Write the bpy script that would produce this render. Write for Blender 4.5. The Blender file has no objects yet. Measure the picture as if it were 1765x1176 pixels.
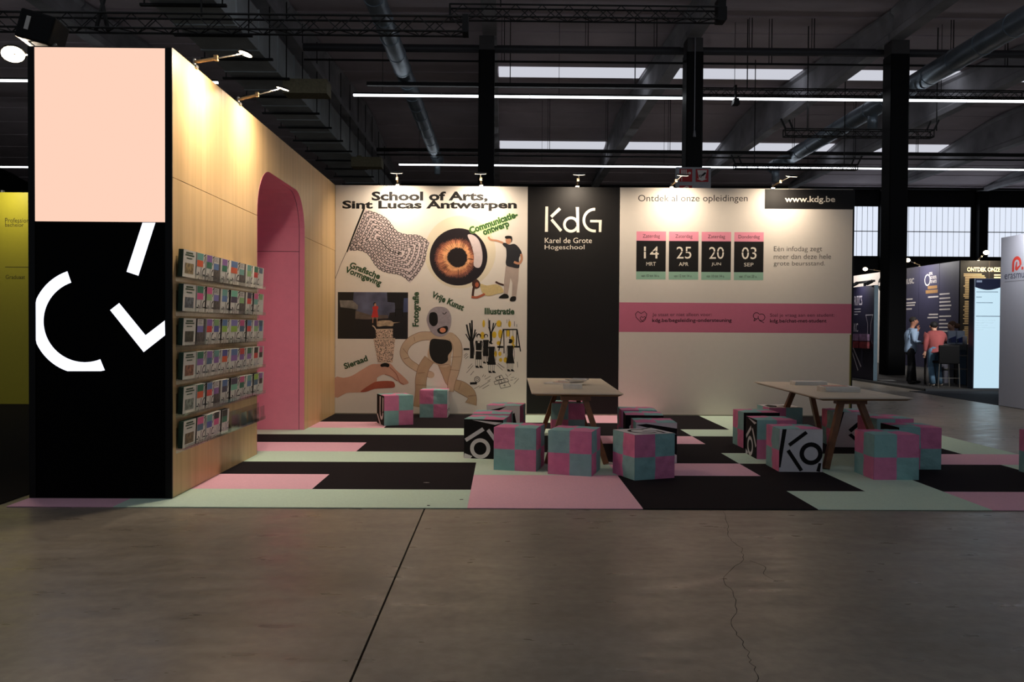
import bpy, bmesh, math, random
from mathutils import Vector, Matrix
random.seed(7)
R = math.radians
scene = bpy.context.scene
C = scene.collection

# ------------------------------------------------------------------ camera, world, exposure
CAM_H, YAW, PITCH, ROLL = 1.556, .0113, -.0174, .0063
fwd = Vector((math.sin(YAW)*math.cos(PITCH), math.cos(YAW)*math.cos(PITCH), math.sin(PITCH)))
rt = Vector((math.cos(YAW), -math.sin(YAW), 0)); up = rt.cross(fwd)
rt, up = rt*math.cos(ROLL)+up*math.sin(ROLL), up*math.cos(ROLL)-rt*math.sin(ROLL)
cd = bpy.data.cameras.new('camera'); cam = bpy.data.objects.new('camera', cd); C.objects.link(cam)
cd.sensor_width = 36; cd.lens = 1430/1765*36; cd.clip_end = 300
cam.matrix_world = Matrix(((rt.x, up.x, -fwd.x, 0), (rt.y, up.y, -fwd.y, 0), (rt.z, up.z, -fwd.z, CAM_H), (0, 0, 0, 1)))
scene.camera = cam
w = bpy.data.worlds.new('world'); scene.world = w; w.use_nodes = True
w.node_tree.nodes['Background'].inputs[0].default_value = (.80, .88, 1, 1)
w.node_tree.nodes['Background'].inputs[1].default_value = .185
scene.view_settings.view_transform = 'Standard'; scene.view_settings.look = 'None'
scene.view_settings.gamma = 1; scene.view_settings.use_curve_mapping = False
scene.view_settings.exposure = 0
LAMP_BACK, LAMP_WOOD, WARM = 23, 38, (1, .83, .64)

def lamp(name, loc, target, size, energy, color, spread=170, parent=None, size_y=None):
    l = bpy.data.lights.new(name, 'AREA'); l.energy = energy; l.color = color; l.size = size
    if size_y: l.shape = 'RECTANGLE'; l.size_y = size_y
    l.spread = R(spread)
    o = bpy.data.objects.new(name, l); C.objects.link(o)
    o.location = loc; o.rotation_euler = (Vector(target)-Vector(loc)).to_track_quat('-Z', 'Y').to_euler()
    return o

# ------------------------------------------------------------------ materials
def lin(c): return tuple((v/255/12.92 if v/255 <= .04045 else ((v/255+.055)/1.055)**2.4) for v in c)
MATS = {}
def M(name, col=(128, 128, 128), rough=.6, metal=0, var=.06, scale=12, bump=0, bscale=60, emit=0, stretch=None, alpha=1, spec=.5):
    if name in MATS: return MATS[name]
    m = bpy.data.materials.new(name); m.use_nodes = True; nt = m.node_tree; n = nt.nodes; b = n['Principled BSDF']
    c = lin(col)
    b.inputs['Roughness'].default_value = rough; b.inputs['Metallic'].default_value = metal
    b.inputs['Specular IOR Level'].default_value = spec
    if emit:
        b.inputs['Base Color'].default_value = (0, 0, 0, 1)
        b.inputs['Emission Color'].default_value = (*c, 1); b.inputs['Emission Strength'].default_value = emit
    else:
        tc = n.new('ShaderNodeTexCoord'); mp = n.new('ShaderNodeMapping'); nz = n.new('ShaderNodeTexNoise'); cr = n.new('ShaderNodeValToRGB')
        nt.links.new(tc.outputs['Object'], mp.inputs[0]); nt.links.new(mp.outputs[0], nz.inputs[0])
        if stretch: mp.inputs['Scale'].default_value = stretch
        nz.inputs['Scale'].default_value = scale; nz.inputs['Detail'].default_value = 4
        cr.color_ramp.elements[0].position = .3; cr.color_ramp.elements[1].position = .7
        cr.color_ramp.elements[0].color = (*[v*(1-var) for v in c], 1); cr.color_ramp.elements[1].color = (*[min(1, v*(1+var)) for v in c], 1)
        nt.links.new(nz.outputs[0], cr.inputs[0]); nt.links.new(cr.outputs[0], b.inputs['Base Color'])
        if bump:
            n2 = n.new('ShaderNodeTexNoise'); n2.inputs['Scale'].default_value = bscale; n2.inputs['Detail'].default_value = 3
            nt.links.new(mp.outputs[0], n2.inputs[0]); bp = n.new('ShaderNodeBump'); bp.inputs['Strength'].default_value = bump; bp.inputs['Distance'].default_value = .02
            nt.links.new(n2.outputs[0], bp.inputs['Height']); nt.links.new(bp.outputs[0], b.inputs['Normal'])
    if alpha < 1: b.inputs['Alpha'].default_value = alpha
    MATS[name] = m; return m

def wood_mat():
    m = M('oak veneer', (214, 176, 116), .42, var=.0)
    nt = m.node_tree; n = nt.nodes; b = n['Principled BSDF']
    tc = n.new('ShaderNodeTexCoord')
    def noise(sc, s, det):
        mp = n.new('ShaderNodeMapping'); mp.inputs['Scale'].default_value = sc; nt.links.new(tc.outputs['Object'], mp.inputs[0])
        z = n.new('ShaderNodeTexNoise'); z.inputs['Scale'].default_value = s; z.inputs['Detail'].default_value = det; nt.links.new(mp.outputs[0], z.inputs[0]); return z
    a = noise((1, 1, .03), 9, 5); c = noise((1, 1, .02), 60, 6)
    mx = n.new('ShaderNodeMath'); mx.operation = 'ADD'; nt.links.new(a.outputs[0], mx.inputs[0])
    m2 = n.new('ShaderNodeMath'); m2.operation = 'MULTIPLY'; m2.inputs[1].default_value = .7; nt.links.new(c.outputs[0], m2.inputs[0]); nt.links.new(m2.outputs[0], mx.inputs[1])
    cr = n.new('ShaderNodeValToRGB'); nt.links.new(mx.outputs[0], cr.inputs[0])
    cr.color_ramp.elements[0].position = .62; cr.color_ramp.elements[0].color = (*lin((204, 168, 116)), 1)
    cr.color_ramp.elements[1].position = 1.05; cr.color_ramp.elements[1].color = (*lin((222, 186, 134)), 1)
    nt.links.new(cr.outputs[0], b.inputs['Base Color']); return m
OAK = wood_mat()

def floor_mat():
    m = bpy.data.materials.new('polished concrete'); m.use_nodes = True; nt = m.node_tree; n = nt.nodes; b = n['Principled BSDF']
    tc = n.new('ShaderNodeTexCoord')
    def noise(s, det, sc=(1, 1, 1), dist=0):
        mp = n.new('ShaderNodeMapping'); mp.inputs['Scale'].default_value = sc; nt.links.new(tc.outputs['Object'], mp.inputs[0])
        z = n.new('ShaderNodeTexNoise'); z.inputs['Scale'].default_value = s; z.inputs['Detail'].default_value = det; z.inputs['Distortion'].default_value = dist; nt.links.new(mp.outputs[0], z.inputs[0]); return z
    big = noise(.9, 6, dist=.6); fine = noise(14, 8); sm = noise(2.2, 4, (1, 3, 1))
    def ramp(src, p0, p1, c0, c1):
        r = n.new('ShaderNodeValToRGB'); nt.links.new(src.outputs[0], r.inputs[0]); e = r.color_ramp.elements
        e[0].position = p0; e[1].position = p1; e[0].color = (*c0, 1); e[1].color = (*c1, 1); return r
    base = ramp(big, .35, .7, lin((122, 113, 101)), lin((146, 136, 122)))
    fr = ramp(fine, .35, .65, (.86, .86, .86), (1.08, 1.08, 1.08))
    mx = n.new('ShaderNodeMix'); mx.data_type = 'RGBA'; mx.blend_type = 'MULTIPLY'; mx.inputs[0].default_value = 1
    nt.links.new(base.outputs[0], mx.inputs[6]); nt.links.new(fr.outputs[0], mx.inputs[7]); nt.links.new(mx.outputs[2], b.inputs['Base Color'])
    rr = ramp(sm, .3, .7, (.26, .26, .26), (.42, .42, .42)); nt.links.new(rr.outputs[0], b.inputs['Roughness'])
    bp = n.new('ShaderNodeBump'); bp.inputs['Strength'].default_value = .05; bp.inputs['Distance'].default_value = .02
    nt.links.new(fine.outputs[0], bp.inputs['Height']); nt.links.new(bp.outputs[0], b.inputs['Normal'])
    return m
CONCRETE = floor_mat()
def clear_mat():
    m = bpy.data.materials.new('clear acrylic'); m.use_nodes = True; nt = m.node_tree; n = nt.nodes
    out = n['Material Output']; t = n.new('ShaderNodeBsdfTransparent'); t.inputs[0].default_value = (.975, .985, .98, 1)
    g = n.new('ShaderNodeBsdfGlossy'); g.inputs['Roughness'].default_value = .08; g.inputs[0].default_value = (.9, .9, .9, 1)
    f = n.new('ShaderNodeFresnel'); f.inputs[0].default_value = 1.25; mx = n.new('ShaderNodeMixShader')
    mu = n.new('ShaderNodeMath'); mu.operation = 'MULTIPLY'; mu.inputs[1].default_value = .45; nt.links.new(f.outputs[0], mu.inputs[0])
    nt.links.new(mu.outputs[0], mx.inputs[0]); nt.links.new(t.outputs[0], mx.inputs[1]); nt.links.new(g.outputs[0], mx.inputs[2]); nt.links.new(mx.outputs[0], out.inputs[0]); return m
ACRYL = clear_mat()

BLACKFAB = dict(var=.15, scale=300, bump=.2, bscale=500)
white_print = M('white print', (226, 218, 208), .65, var=.01, spec=.3)
black_print = M('black print', (22, 20, 20), .55, spec=.3)
ink = M('black ink', (26, 24, 22), .6, spec=.25)
dkgreen = M('dark green ink', (38, 72, 36), .5)
lime = M('lime outline ink', (160, 205, 110), .5)
pink_print = M('pink print', (205, 112, 140), .5, var=.02)
pink_card = M('light pink print', (238, 150, 172), .5, var=.02)
mint_card = M('mint print', (150, 190, 168), .5, var=.02)
pink_lacq = M('pink lacquer', (240, 148, 174), .38, var=.02)
cp_pink = M('pink carpet pile', (243, 190, 208), .95, bump=.25, bscale=400, scale=60, var=.05, spec=.1)
cp_mint = M('mint carpet pile', (208, 230, 212), .95, bump=.25, bscale=400, scale=60, var=.05, spec=.1)
cp_black = M('black carpet pile', (33, 29, 33), .95, bump=.25, bscale=400, scale=60, var=.12, spec=.1)
fab_pink = M('pink fabric', (220, 130, 170), .85, bump=.9, bscale=7, var=.05, spec=.2)
fab_teal = M('teal fabric', (142, 186, 186), .85, bump=.9, bscale=7, var=.05, spec=.2)
fab_white = M('white fabric', (216, 212, 216), .85, bump=.4, bscale=9, var=.03, spec=.2)
fab_black = M('black fabric', (24, 22, 24), .8, bump=.4, bscale=9, var=.1, spec=.2)
black_paint = M('black paint', (8, 8, 10), .6, spec=.2)
black_metal = M('black metal', (14, 14, 15), .5, metal=.3)
chrome = M('brushed steel', (190, 185, 175), .3, metal=.9)
galv = M('galvanised duct', (150, 164, 176), .36, metal=.6, var=.12, scale=2)
duct_grey = M('duct panel grey', (196, 204, 206), .6, metal=0, var=.2, scale=.8)
conc_beam = M('precast concrete', (172, 172, 176), .8, var=.3, scale=.8, bump=.3, bscale=5)
deck_m = M('painted roof deck', (216, 203, 208), .85, var=.12, scale=.5)

# ------------------------------------------------------------------ helpers
class MB:
    def __init__(s): s.v = []; s.f = []; s.m = []; s.cur = 0
    def mat(s, i): s.cur = i; return s
    def add(s, vs, fs):
        k = len(s.v); s.v += [tuple(v) for v in vs]; s.f += [tuple(k+i for i in f) for f in fs]; s.m += [s.cur]*len(fs); return s
    def box(s, x0, x1, y0, y1, z0, z1):
        return s.add([(x, y, z) for x in (x0, x1) for y in (y0, y1) for z in (z0, z1)],
                     [(0, 1, 3, 2), (4, 6, 7, 5), (0, 4, 5, 1), (2, 3, 7, 6), (0, 2, 6, 4), (1, 5, 7, 3)])
    def rbox(s, x0, x1, y0, y1, z0, z1, r, n=3):      # box with rounded vertical and horizontal edges
        bm = bmesh.new(); bmesh.ops.create_cube(bm, size=1)
        for v in bm.verts: v.co = Vector(((x0+x1)/2+v.co.x*(x1-x0), (y0+y1)/2+v.co.y*(y1-y0), (z0+z1)/2+v.co.z*(z1-z0)))
        bmesh.ops.bevel(bm, geom=list(bm.edges), offset=r, segments=n, affect='EDGES', profile=.5)
        bm.verts.index_update(); s.add([v.co[:] for v in bm.verts], [[v.index for v in f.verts] for f in bm.faces]); bm.free(); return s
    def bar(s, p, q, w, h=None, upv=(0, 0, 1)):
        p, q = Vector(p), Vector(q); h = h or w; d = (q-p).normalized(); u = Vector(upv)
        if abs(d.dot(u)) > .98: u = Vector((0, 1, 0))
        a = d.cross(u).normalized(); b = a.cross(d)
        vs = [c+a*i*w/2+b*j*h/2 for c in (p, q) for i, j in ((-1, -1), (1, -1), (1, 1), (-1, 1))]
        return s.add(vs, [(3, 2, 1, 0), (4, 5, 6, 7), (0, 1, 5, 4), (1, 2, 6, 5), (2, 3, 7, 6), (3, 0, 4, 7)])
    def tube(s, p, q, r, r2=None, n=10, caps=True):
        p, q = Vector(p), Vector(q); r2 = r if r2 is None else r2; d = (q-p).normalized()
        u = Vector((0, 0, 1)) if abs(d.z) < .9 else Vector((1, 0, 0)); a = d.cross(u).normalized(); b = a.cross(d)
        vs = [c+(a*math.cos(2*math.pi*i/n)+b*math.sin(2*math.pi*i/n))*rr for c, rr in ((p, r), (q, r2)) for i in range(n)]
        fs = [(i, (i+1) % n, n+(i+1) % n, n+i) for i in range(n)]
        if caps: fs += [tuple(range(n-1, -1, -1)), tuple(range(n, 2*n))]
        return s.add(vs, fs)
    def ell(s, c, rx, ry, rz, n=12, m=8):
        vs = []; fs = []
        for j in range(m+1):
            t = math.pi*j/m
            for i in range(n):
                a = 2*math.pi*i/n; vs.append((c[0]+rx*math.sin(t)*math.cos(a), c[1]+ry*math.sin(t)*math.sin(a), c[2]+rz*math.cos(t)))
        for j in range(m):
            for i in range(n): fs.append((j*n+i, (j+1)*n+i, (j+1)*n+(i+1) % n, j*n+(i+1) % n))
        return s.add(vs, fs)
    def lathe(s, c, prof, n=16):
        vs = [(c[0]+r*math.cos(2*math.pi*i/n), c[1]+r*math.sin(2*math.pi*i/n), c[2]+z) for r, z in prof for i in range(n)]
        return s.add(vs, [(j*n+i, j*n+(i+1) % n, (j+1)*n+(i+1) % n, (j+1)*n+i) for j in range(len(prof)-1) for i in range(n)])
    def prism(s, pts, axis, a, b):    # 2D outline extruded along an axis from a to b
        mk = {'x': lambda p, t: (t, p[0], p[1]), 'y': lambda p, t: (p[0], t, p[1]), 'z': lambda p, t: (p[0], p[1], t)}[axis]
        n = len(pts); vs = [mk(p, a) for p in pts]+[mk(p, b) for p in pts]
        return s.add(vs, [tuple(range(n)), tuple(range(2*n-1, n-1, -1))]+[(i, n+i, n+(i+1) % n, (i+1) % n) for i in range(n)])
    def build(s, name, mats, parent=None, loc=None, smooth=False, rot=None):
        me = bpy.data.meshes.new(name); off = Vector((0, 0, 0))
        if parent is not None and not parent.get('_local'): off = parent.matrix_basis.translation
        if parent is None and loc is not None: off = Vector(loc)
        me.from_pydata([tuple(Vector(v)-off) for v in s.v], [], s.f)
        for m in (mats if isinstance(mats, (list, tuple)) else [mats]): me.materials.append(m)
        me.polygons.foreach_set('material_index', s.m)
        if smooth: me.polygons.foreach_set('use_smooth', [True]*len(s.f))
        me.update()
        bm = bmesh.new(); bm.from_mesh(me); bmesh.ops.recalc_face_normals(bm, faces=bm.faces); bm.to_mesh(me); bm.free()
        o = bpy.data.objects.new(name, me); C.objects.link(o)
        if parent is not None: o.parent = parent
        elif loc is not None: o.location = loc
        return o
def tag(o, label=None, cat=None, group=None, kind=None):
    for k, v in (('label', label), ('category', cat), ('group', group), ('kind', kind)):
        if v: o[k] = v
    return o
def thing(name, loc, label, cat, group=None, rz=0):
    o = bpy.data.objects.new(name, None); C.objects.link(o); o.location = loc; o.rotation_euler = (0, 0, rz)
    o.empty_display_size = .1
    return tag(o, label, cat, group)
def local(o): o['_local'] = 1; return o
def clean():
    for o in bpy.data.objects:
        if '_local' in o.keys(): del o['_local']
def copy_tree(o, parent=None):
    c = o.copy(); C.objects.link(c)
    if parent: c.parent = parent
    for ch in list(o.children): copy_tree(ch, c)
    return c

# 2D outline generators (for flat print); every one returns a list of polygons
def rect(x0, y0, x1, y1): return [[(x0, y0), (x1, y0), (x1, y1), (x0, y1)]]
def bar2(p, q, w):
    dx, dy = q[0]-p[0], q[1]-p[1]; L = math.hypot(dx, dy); nx, ny = -dy/L*w/2, dx/L*w/2
    return [[(p[0]+nx, p[1]+ny), (q[0]+nx, q[1]+ny), (q[0]-nx, q[1]-ny), (p[0]-nx, p[1]-ny)]]
def arc2(cx, cy, ro, ri, a0=0, a1=360, n=28):
    out = []
    for i in range(n):
        t0, t1 = R(a0+(a1-a0)*i/n), R(a0+(a1-a0)*(i+1)/n)
        out.append([(cx+ro*math.cos(t0), cy+ro*math.sin(t0)), (cx+ro*math.cos(t1), cy+ro*math.sin(t1)), (cx+ri*math.cos(t1), cy+ri*math.sin(t1)), (cx+ri*math.cos(t0), cy+ri*math.sin(t0))])
    return out
def disc2(cx, cy, rx, ry=None, n=32): ry = ry or rx; return [[(cx+rx*math.cos(2*math.pi*i/n), cy+ry*math.sin(2*math.pi*i/n)) for i in range(n)]]
def spl(P, k=5, closed=True):
    n = len(P); out = []
    for i in range(n if closed else n-1):
        g = (lambda j: P[j % n]) if closed else (lambda j: P[max(0, min(n-1, j))])
        a, b, c, d = g(i-1), g(i), g(i+1), g(i+2)
        for j in range(k):
            t = j/k; out.append(tuple(.5*(2*b[m]+(c[m]-a[m])*t+(2*a[m]-5*b[m]+4*c[m]-d[m])*t*t+(3*b[m]-a[m]-3*c[m]+d[m])*t**3) for m in range(len(P[0]))))
    if not closed: out.append(P[-1])
    return out
def blob(P, k=5): return [spl(P, k)]
def stroke(P, w, smooth=True):   # points (x, y) or (x, y, width)
    Q = [(p[0], p[1], p[2] if len(p) > 2 else w) for p in P]
    if smooth: Q = spl(Q, 5, False)
    L, Rr = [], []
    for i, (x, y, ww) in enumerate(Q):
        a, b = Q[max(0, i-1)], Q[min(len(Q)-1, i+1)]; dx, dy = b[0]-a[0], b[1]-a[1]; l = math.hypot(dx, dy) or 1
        L.append((x-dy/l*ww/2, y+dx/l*ww/2)); Rr.append((x+dy/l*ww/2, y-dx/l*ww/2))
    return [[L[i], L[i+1], Rr[i+1], Rr[i]] for i in range(len(Q)-1)]
_tc = {}
def glyphs(s, bold=0):
    k = (s, bold)
    if k not in _tc:
        cu = bpy.data.curves.new('t', 'FONT'); cu.body = s; cu.size = 1; cu.offset = bold; cu.resolution_u = 3
        o = bpy.data.objects.new('t', cu); C.objects.link(o); dg = bpy.context.evaluated_depsgraph_get(); dg.update()
        me = bpy.data.meshes.new_from_object(o.evaluated_get(dg))
        vs = [(v.co.x, -v.co.y) for v in me.vertices]; fs = [tuple(p.vertices) for p in me.polygons]
        bpy.data.objects.remove(o); bpy.data.curves.remove(cu); bpy.data.meshes.remove(me); _tc[k] = (vs, fs)
    return _tc[k]
def text2(s, x0, y0, x1, y1, bold=0):        # fitted to its printed box (y runs down)
    vs, fs = glyphs(s, bold); xs = [v[0] for v in vs]; ys = [v[1] for v in vs]
    sx = (x1-x0)/(max(xs)-min(xs)); sy = (y1-y0)/(max(ys)-min(ys))
    vs = [(x0+(v[0]-min(xs))*sx, y0+(v[1]-min(ys))*sy) for v in vs]
    return [[vs[i] for i in f] for f in fs]
def turn2(polys, ang, ox, oy):
    c, s = math.cos(R(ang)), math.sin(R(ang))
    return [[(ox+x*c-y*s, oy+x*s+y*c) for x, y in p] for p in polys]
def text_at(s, ox, oy, length, h, ang, bold=0): return turn2(text2(s, 0, -h, length, 0, bold), ang, ox, oy)
def text_base(s, ox, oy, length, cap, ang, bold=0):
    hs = glyphs('H', 0)[0]; ch = max(v[1] for v in hs)-min(v[1] for v in hs)
    vs, fs = glyphs(s, bold); x0 = min(v[0] for v in vs); sx = length/(max(v[0] for v in vs)-x0); sy = cap/ch
    return turn2([[((vs[i][0]-x0)*sx, vs[i][1]*sy) for i in f] for f in fs], ang, ox, oy)
def flat(name, polys, mp, mat, parent, uv=None):
    b = MB()
    for i_, p in enumerate(polys):
        P3_ = [Vector(mp(*q)) for q in p]; nn = Vector((0, 0, 0))
        for j_ in range(1, len(P3_)-1): nn += (P3_[j_]-P3_[0]).cross(P3_[j_+1]-P3_[0])
        if nn.length > 0: nn = nn.normalized()*(i_ % 7)*1.5e-5
        if nn.dot(Vector((1, -1, 1))) < 0: nn = -nn
        b.add([v+nn for v in P3_], [tuple(range(len(p)))])
    me = bpy.data.meshes.new(name); off = Vector((0, 0, 0)) if parent.get('_local') else parent.matrix_basis.translation
    me.from_pydata([tuple(Vector(v)-off) for v in b.v], [], b.f); me.materials.append(mat); me.update()
    o = bpy.data.objects.new(name, me); C.objects.link(o); o.parent = parent; return o

# ------------------------------------------------------------------ the hall: floor, ceiling, walls
b = MB(); b.box(-32, -.662, -4, 58, -.15, 0); b.box(-.650, 40, -4, 58, -.15, 0); b.box(-32, 40, -4, 58, -.3, -.15)
fl = b.build('floor', CONCRETE); tag(fl, kind='structure')
crack = [(1.88, 6.99), (1.80, 6.51), (1.68, 6.14), (1.70, 5.82), (1.63, 5.53), (1.38, 5.14), (1.36, 4.86), (1.32, 4.6), (1.22, 4.33), (1.20, 4.12), (1.18, 3.9), (1.16, 3.77), (1.13, 3.61), (1.09, 3.1)]
pts = []
for i in range(len(crack)-1):
    for j in range(5):
        t = j/5; pts.append((crack[i][0]*(1-t)+crack[i+1][0]*t+random.uniform(-.012, .012), crack[i][1]*(1-t)+crack[i+1][1]*t, random.uniform(.002, .0045)))
dark_gap = M('dark crack', (26, 22, 20), .95)
flat('crack', stroke(pts, .003, False), lambda x, y: (x, y, .0006), dark_gap, fl)
flat('crack', stroke([(1.66, 5.50, .004), (1.72, 5.36, .004), (1.66, 5.2, .003), (1.70, 5.05, .002)], .003), lambda x, y: (x, y, .0006), dark_gap, fl)

def deck_z(y):
    if y < 27: return 11.9+(27-y)*.055 if y > 12 else 12.725-(12-y)*.06
    return 12.8-.055*(43-y) if y < 43 else 12.8-.13*(y-43)
b = MB(); ys = [-4, 12, 27, 43, 57]
b.add([(x, y, deck_z(y)+.12) for y in ys for x in (-32, 40)], [(2*i, 2*i+1, 2*i+3, 2*i+2) for i in range(4)])
ceil = b.build('ceiling', M('roof skin', (60, 56, 58), .9)); tag(ceil, kind='structure')
y = 19.0; k = 0
while y < 56.8:
    y1 = y+.98
    z0, z1 = deck_z(y), deck_z(y1); dz = .0 if k % 2 else .03
    b = MB(); vs = [(x, yy, zz+h) for h in (dz, dz+.06) for x, yy, zz in ((-32, y+.02, z0), (40, y+.02, z0), (40, y1-.02, z1), (-32, y1-.02, z1))]
    b.add(vs, [(0, 1, 2, 3), (7, 6, 5, 4), (0, 4, 5, 1), (1, 5, 6, 2), (2, 6, 7, 3), (3, 7, 4, 0)])
    b.build('roof_panel', deck_m, ceil); y = y1; k += 1
hallwall = M('dark hall cladding', (26, 26, 29), .8, var=.2, scale=.6)
b = MB(); b.box(-32, 40, 56.5, 56.9, 0, 13); tag(b.build('wall_far', hallwall), kind='structure')
b = MB(); b.box(-32.4, -32, -4, 57, 0, 13.5); tag(b.build('wall_left', hallwall), kind='structure')
b = MB(); b.box(40, 40.4, -4, 57, 0, 13.5); tag(b.build('wall_right', hallwall), kind='structure')

# skylights in the roof and lit window bands in the far wall
sky_m = M('daylight skylight', (208, 210, 220), emit=.95)
win_m = M('daylight glazing', (220, 228, 243), emit=1.08)
wn = 1
beamx = [-13.4, -6.85, -.25, 6.33, 12.9, 19.5, 26.1, 32.7]
for bi in range(2, 6):
    for ya, yb in ((34.6, 36.25), (47.7, 48.9)):
        b = MB(); x0, x1 = beamx[bi]+.02, beamx[bi+1]-.47
        b.add([(x0, ya, deck_z(ya)-.03), (x1, ya, deck_z(ya)-.03), (x1, yb, deck_z(yb)-.03), (x0, yb, deck_z(yb)-.03),
               (x0, ya, deck_z(ya)+.08), (x1, ya, deck_z(ya)+.08), (x1, yb, deck_z(yb)+.08), (x0, yb, deck_z(yb)+.08)],
              [(0, 1, 2, 3), (4, 5, 6, 7), (0, 1, 5, 4), (1, 2, 6, 5), (2, 3, 7, 6), (3, 0, 4, 7)])
        tag(b.build('window_%d' % wn, sky_m), kind='structure'); wn += 1
for bi in range(0, 7):       # the nearer bay has the same strips
    for ya in (4.2, 18.2):
        b = MB(); b.box(beamx[bi]+.02, beamx[bi+1]-.47, ya, ya+1.6, deck_z(ya+.8)-.03, deck_z(ya+.8)+.02)
        tag(b.build('window_%d' % wn, sky_m), kind='structure'); wn += 1
for x0, x1 in ((21.2, 25.55), (27.26, 31.9), (32.75, 37.4)):
    b = MB(); z0, z1 = 6.5, 9.92
    b.box(x0-.12, x1+.12, 56.36, 56.5, z0-.12, z0); b.box(x0-.12, x1+.12, 56.36, 56.5, z1, z1+.12)
    b.box(x0-.12, x0, 56.36, 56.5, z0, z1); b.box(x1, x1+.12, 56.36, 56.5, z0, z1)
    b.box(x0, x1, 56.47, 56.5, z0, z1)
    wo = b.build('window_%d' % wn, black_paint); tag(wo, kind='structure'); wn += 1
    n = 12; pw = (x1-x0)/n; pm = None
    for j in range(2):
        for i in range(n):
            xa = x0+i*pw; zb = z0+j*(z1-z0)/2
            if pm is None:
                q = MB(); q.box(.02, pw-.02, 56.42, 56.45, .03, (z1-z0)/2-.03)
                p0 = q.build('pane', win_m, None); pm = p0.data; p0.parent = wo; p0.location = (xa, 0, zb)
            else:
                p = bpy.data.objects.new('pane', pm); C.objects.link(p); p.parent = wo; p.location = (xa, 0, zb)

# concrete roof beams and black columns
nb = {0: 'thirteen metres left of the aisle', 1: 'above the big rectangular air duct', 2: 'over the column behind the poster wall', 3: 'over the column that carries the fire signs', 4: 'over the column at the navy booth', 5: 'beyond the navy booth', 6: 'far right of the roof', 7: 'last at the far right'}
lbl_far = ['far grey concrete roof beam behind the tall screen pillar', 'far concrete roof beam just above the large rectangular duct', 'far concrete roof beam resting on column behind the white poster wall',
           'far concrete roof beam resting on column with the fire signs', 'far concrete roof beam resting on the column beside the navy booth', 'far concrete roof beam second beyond the fire sign column, above the round duct',
           'far concrete roof beam over the white glazed windows', 'far concrete roof beam at the outer edge of the roof']
for i, bx in enumerate(beamx):
    for near in (0, 1):
        ya, yb = (26.95, 56.4) if not near else (6, 26.85)
        n = 12; b = MB(); sec = []
        for j in range(n+1):
            yy = ya+(yb-ya)*j/n; zt = deck_z(yy)-.03; z0 = 10.9; xm = bx-.225
            pr = [(xm-.225, z0), (xm+.225, z0), (xm+.225, z0+.22), (xm+.10, z0+.34), (xm+.10, max(z0+.36, zt-.2)), (xm+.2, max(z0+.4, zt-.1)), (xm+.2, zt), (xm-.2, zt), (xm-.2, max(z0+.4, zt-.1)), (xm-.10, max(z0+.36, zt-.2)), (xm-.10, z0+.34), (xm-.225, z0+.22)]
            sec.append([(x, yy, z) for x, z in pr])
        vs = [v for s in sec for v in s]; m = 12
        fs = [(j*m+a, j*m+(a+1) % m, (j+1)*m+(a+1) % m, (j+1)*m+a) for j in range(n) for a in range(m)]+[tuple(range(m)), tuple(range(n*m, n*m+m))]
        b.add(vs, fs)
        o = b.build('roof_beam', conc_beam, None, (bx-.225, ya, 10.9))
        tag(o, lbl_far[i] if not near else lbl_far[i].replace('far', 'near', 1).replace('far ', ''), 'beam', 'concrete roof beams')
cols = [(-.83, -.31, 26.8, 27.35, 'black square column rising behind the white poster wall'), (5.88, 6.42, 26.8, 27.45, 'black column behind the info wall with fire signs on it'),
        (12.50, 13.11, 26.8, 27.4, 'black column standing between the navy banner and the navy booth')]
for x0, x1, y0, y1, lb in cols:
    b = MB(); b.prism([(x0+.04, y0), (x1-.04, y0), (x1, y0+.04), (x1, y1), (x0, y1), (x0, y0+.04)], 'z', 0, 10.45)
    o = b.build('column', black_paint, None, ((x0+x1)/2, y0, 0)); tag(o, lb, 'column', 'black hall columns')
    b = MB(); b.box(x0+.02, x1-.02, y0+.02, y1-.02, 10.45, 10.9); b.build('column_head', M('column head concrete', (84, 82, 82), .9), o)
for x in (-.6, 6.1, 12.7, 19.3, 25.9, 32.5):
    b = MB(); b.box(x-.3, x+.3, 55.9, 56.4, 0, 10.9)
    o = b.build('column', black_paint, None, (x, 56, 0)); tag(o, 'distant black column against the dark far wall', 'column', 'columns along the far wall')

# rectangular air duct on hanger brackets, round ducts
du = thing('air_duct', (-7.9, 20, 9.43), 'large grey rectangular air duct hanging on brackets below the roof', 'duct')
yy = 18.0
while yy < 54:
    b = MB(); b.box(-8.65, -7.05, yy+.02, yy+1.98, 9.43, 10.55); b.box(-8.68, -7.02, yy-.03, yy+.03, 9.4, 10.58)
    b.build('duct_section', duct_grey, du); yy += 2
for yb in (18.4, 20.5, 22.6, 24.6, 26.5, 28.6, 30.8, 33, 35.3, 37.4, 39.5, 41.6, 43.7, 46, 48.3):
    b = MB(); b.box(-8.9, -6.8, yb-.05, yb+.05, 9.33, 9.39); b.bar((-8.8, yb, 9.33), (-8.8, yb, deck_z(yb)-.01), .03); b.bar((-6.9, yb, 9.33), (-6.9, yb, deck_z(yb)-.01), .03)
    b.build('hanger_bracket', black_metal, du)
olive = M('olive insulation', (140, 132, 104), .8, var=.2)
for ys_, zz in ((26.6, 8.95), (38.5, 8.9)):
    b = MB(); b.box(-7.05, -5.65, ys_, ys_+.7, zz, zz+.45); b.box(-6.8, -6.6, ys_+.1, ys_+.6, zz+.45, 9.43); b.build('branch_duct', olive, du)
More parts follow.
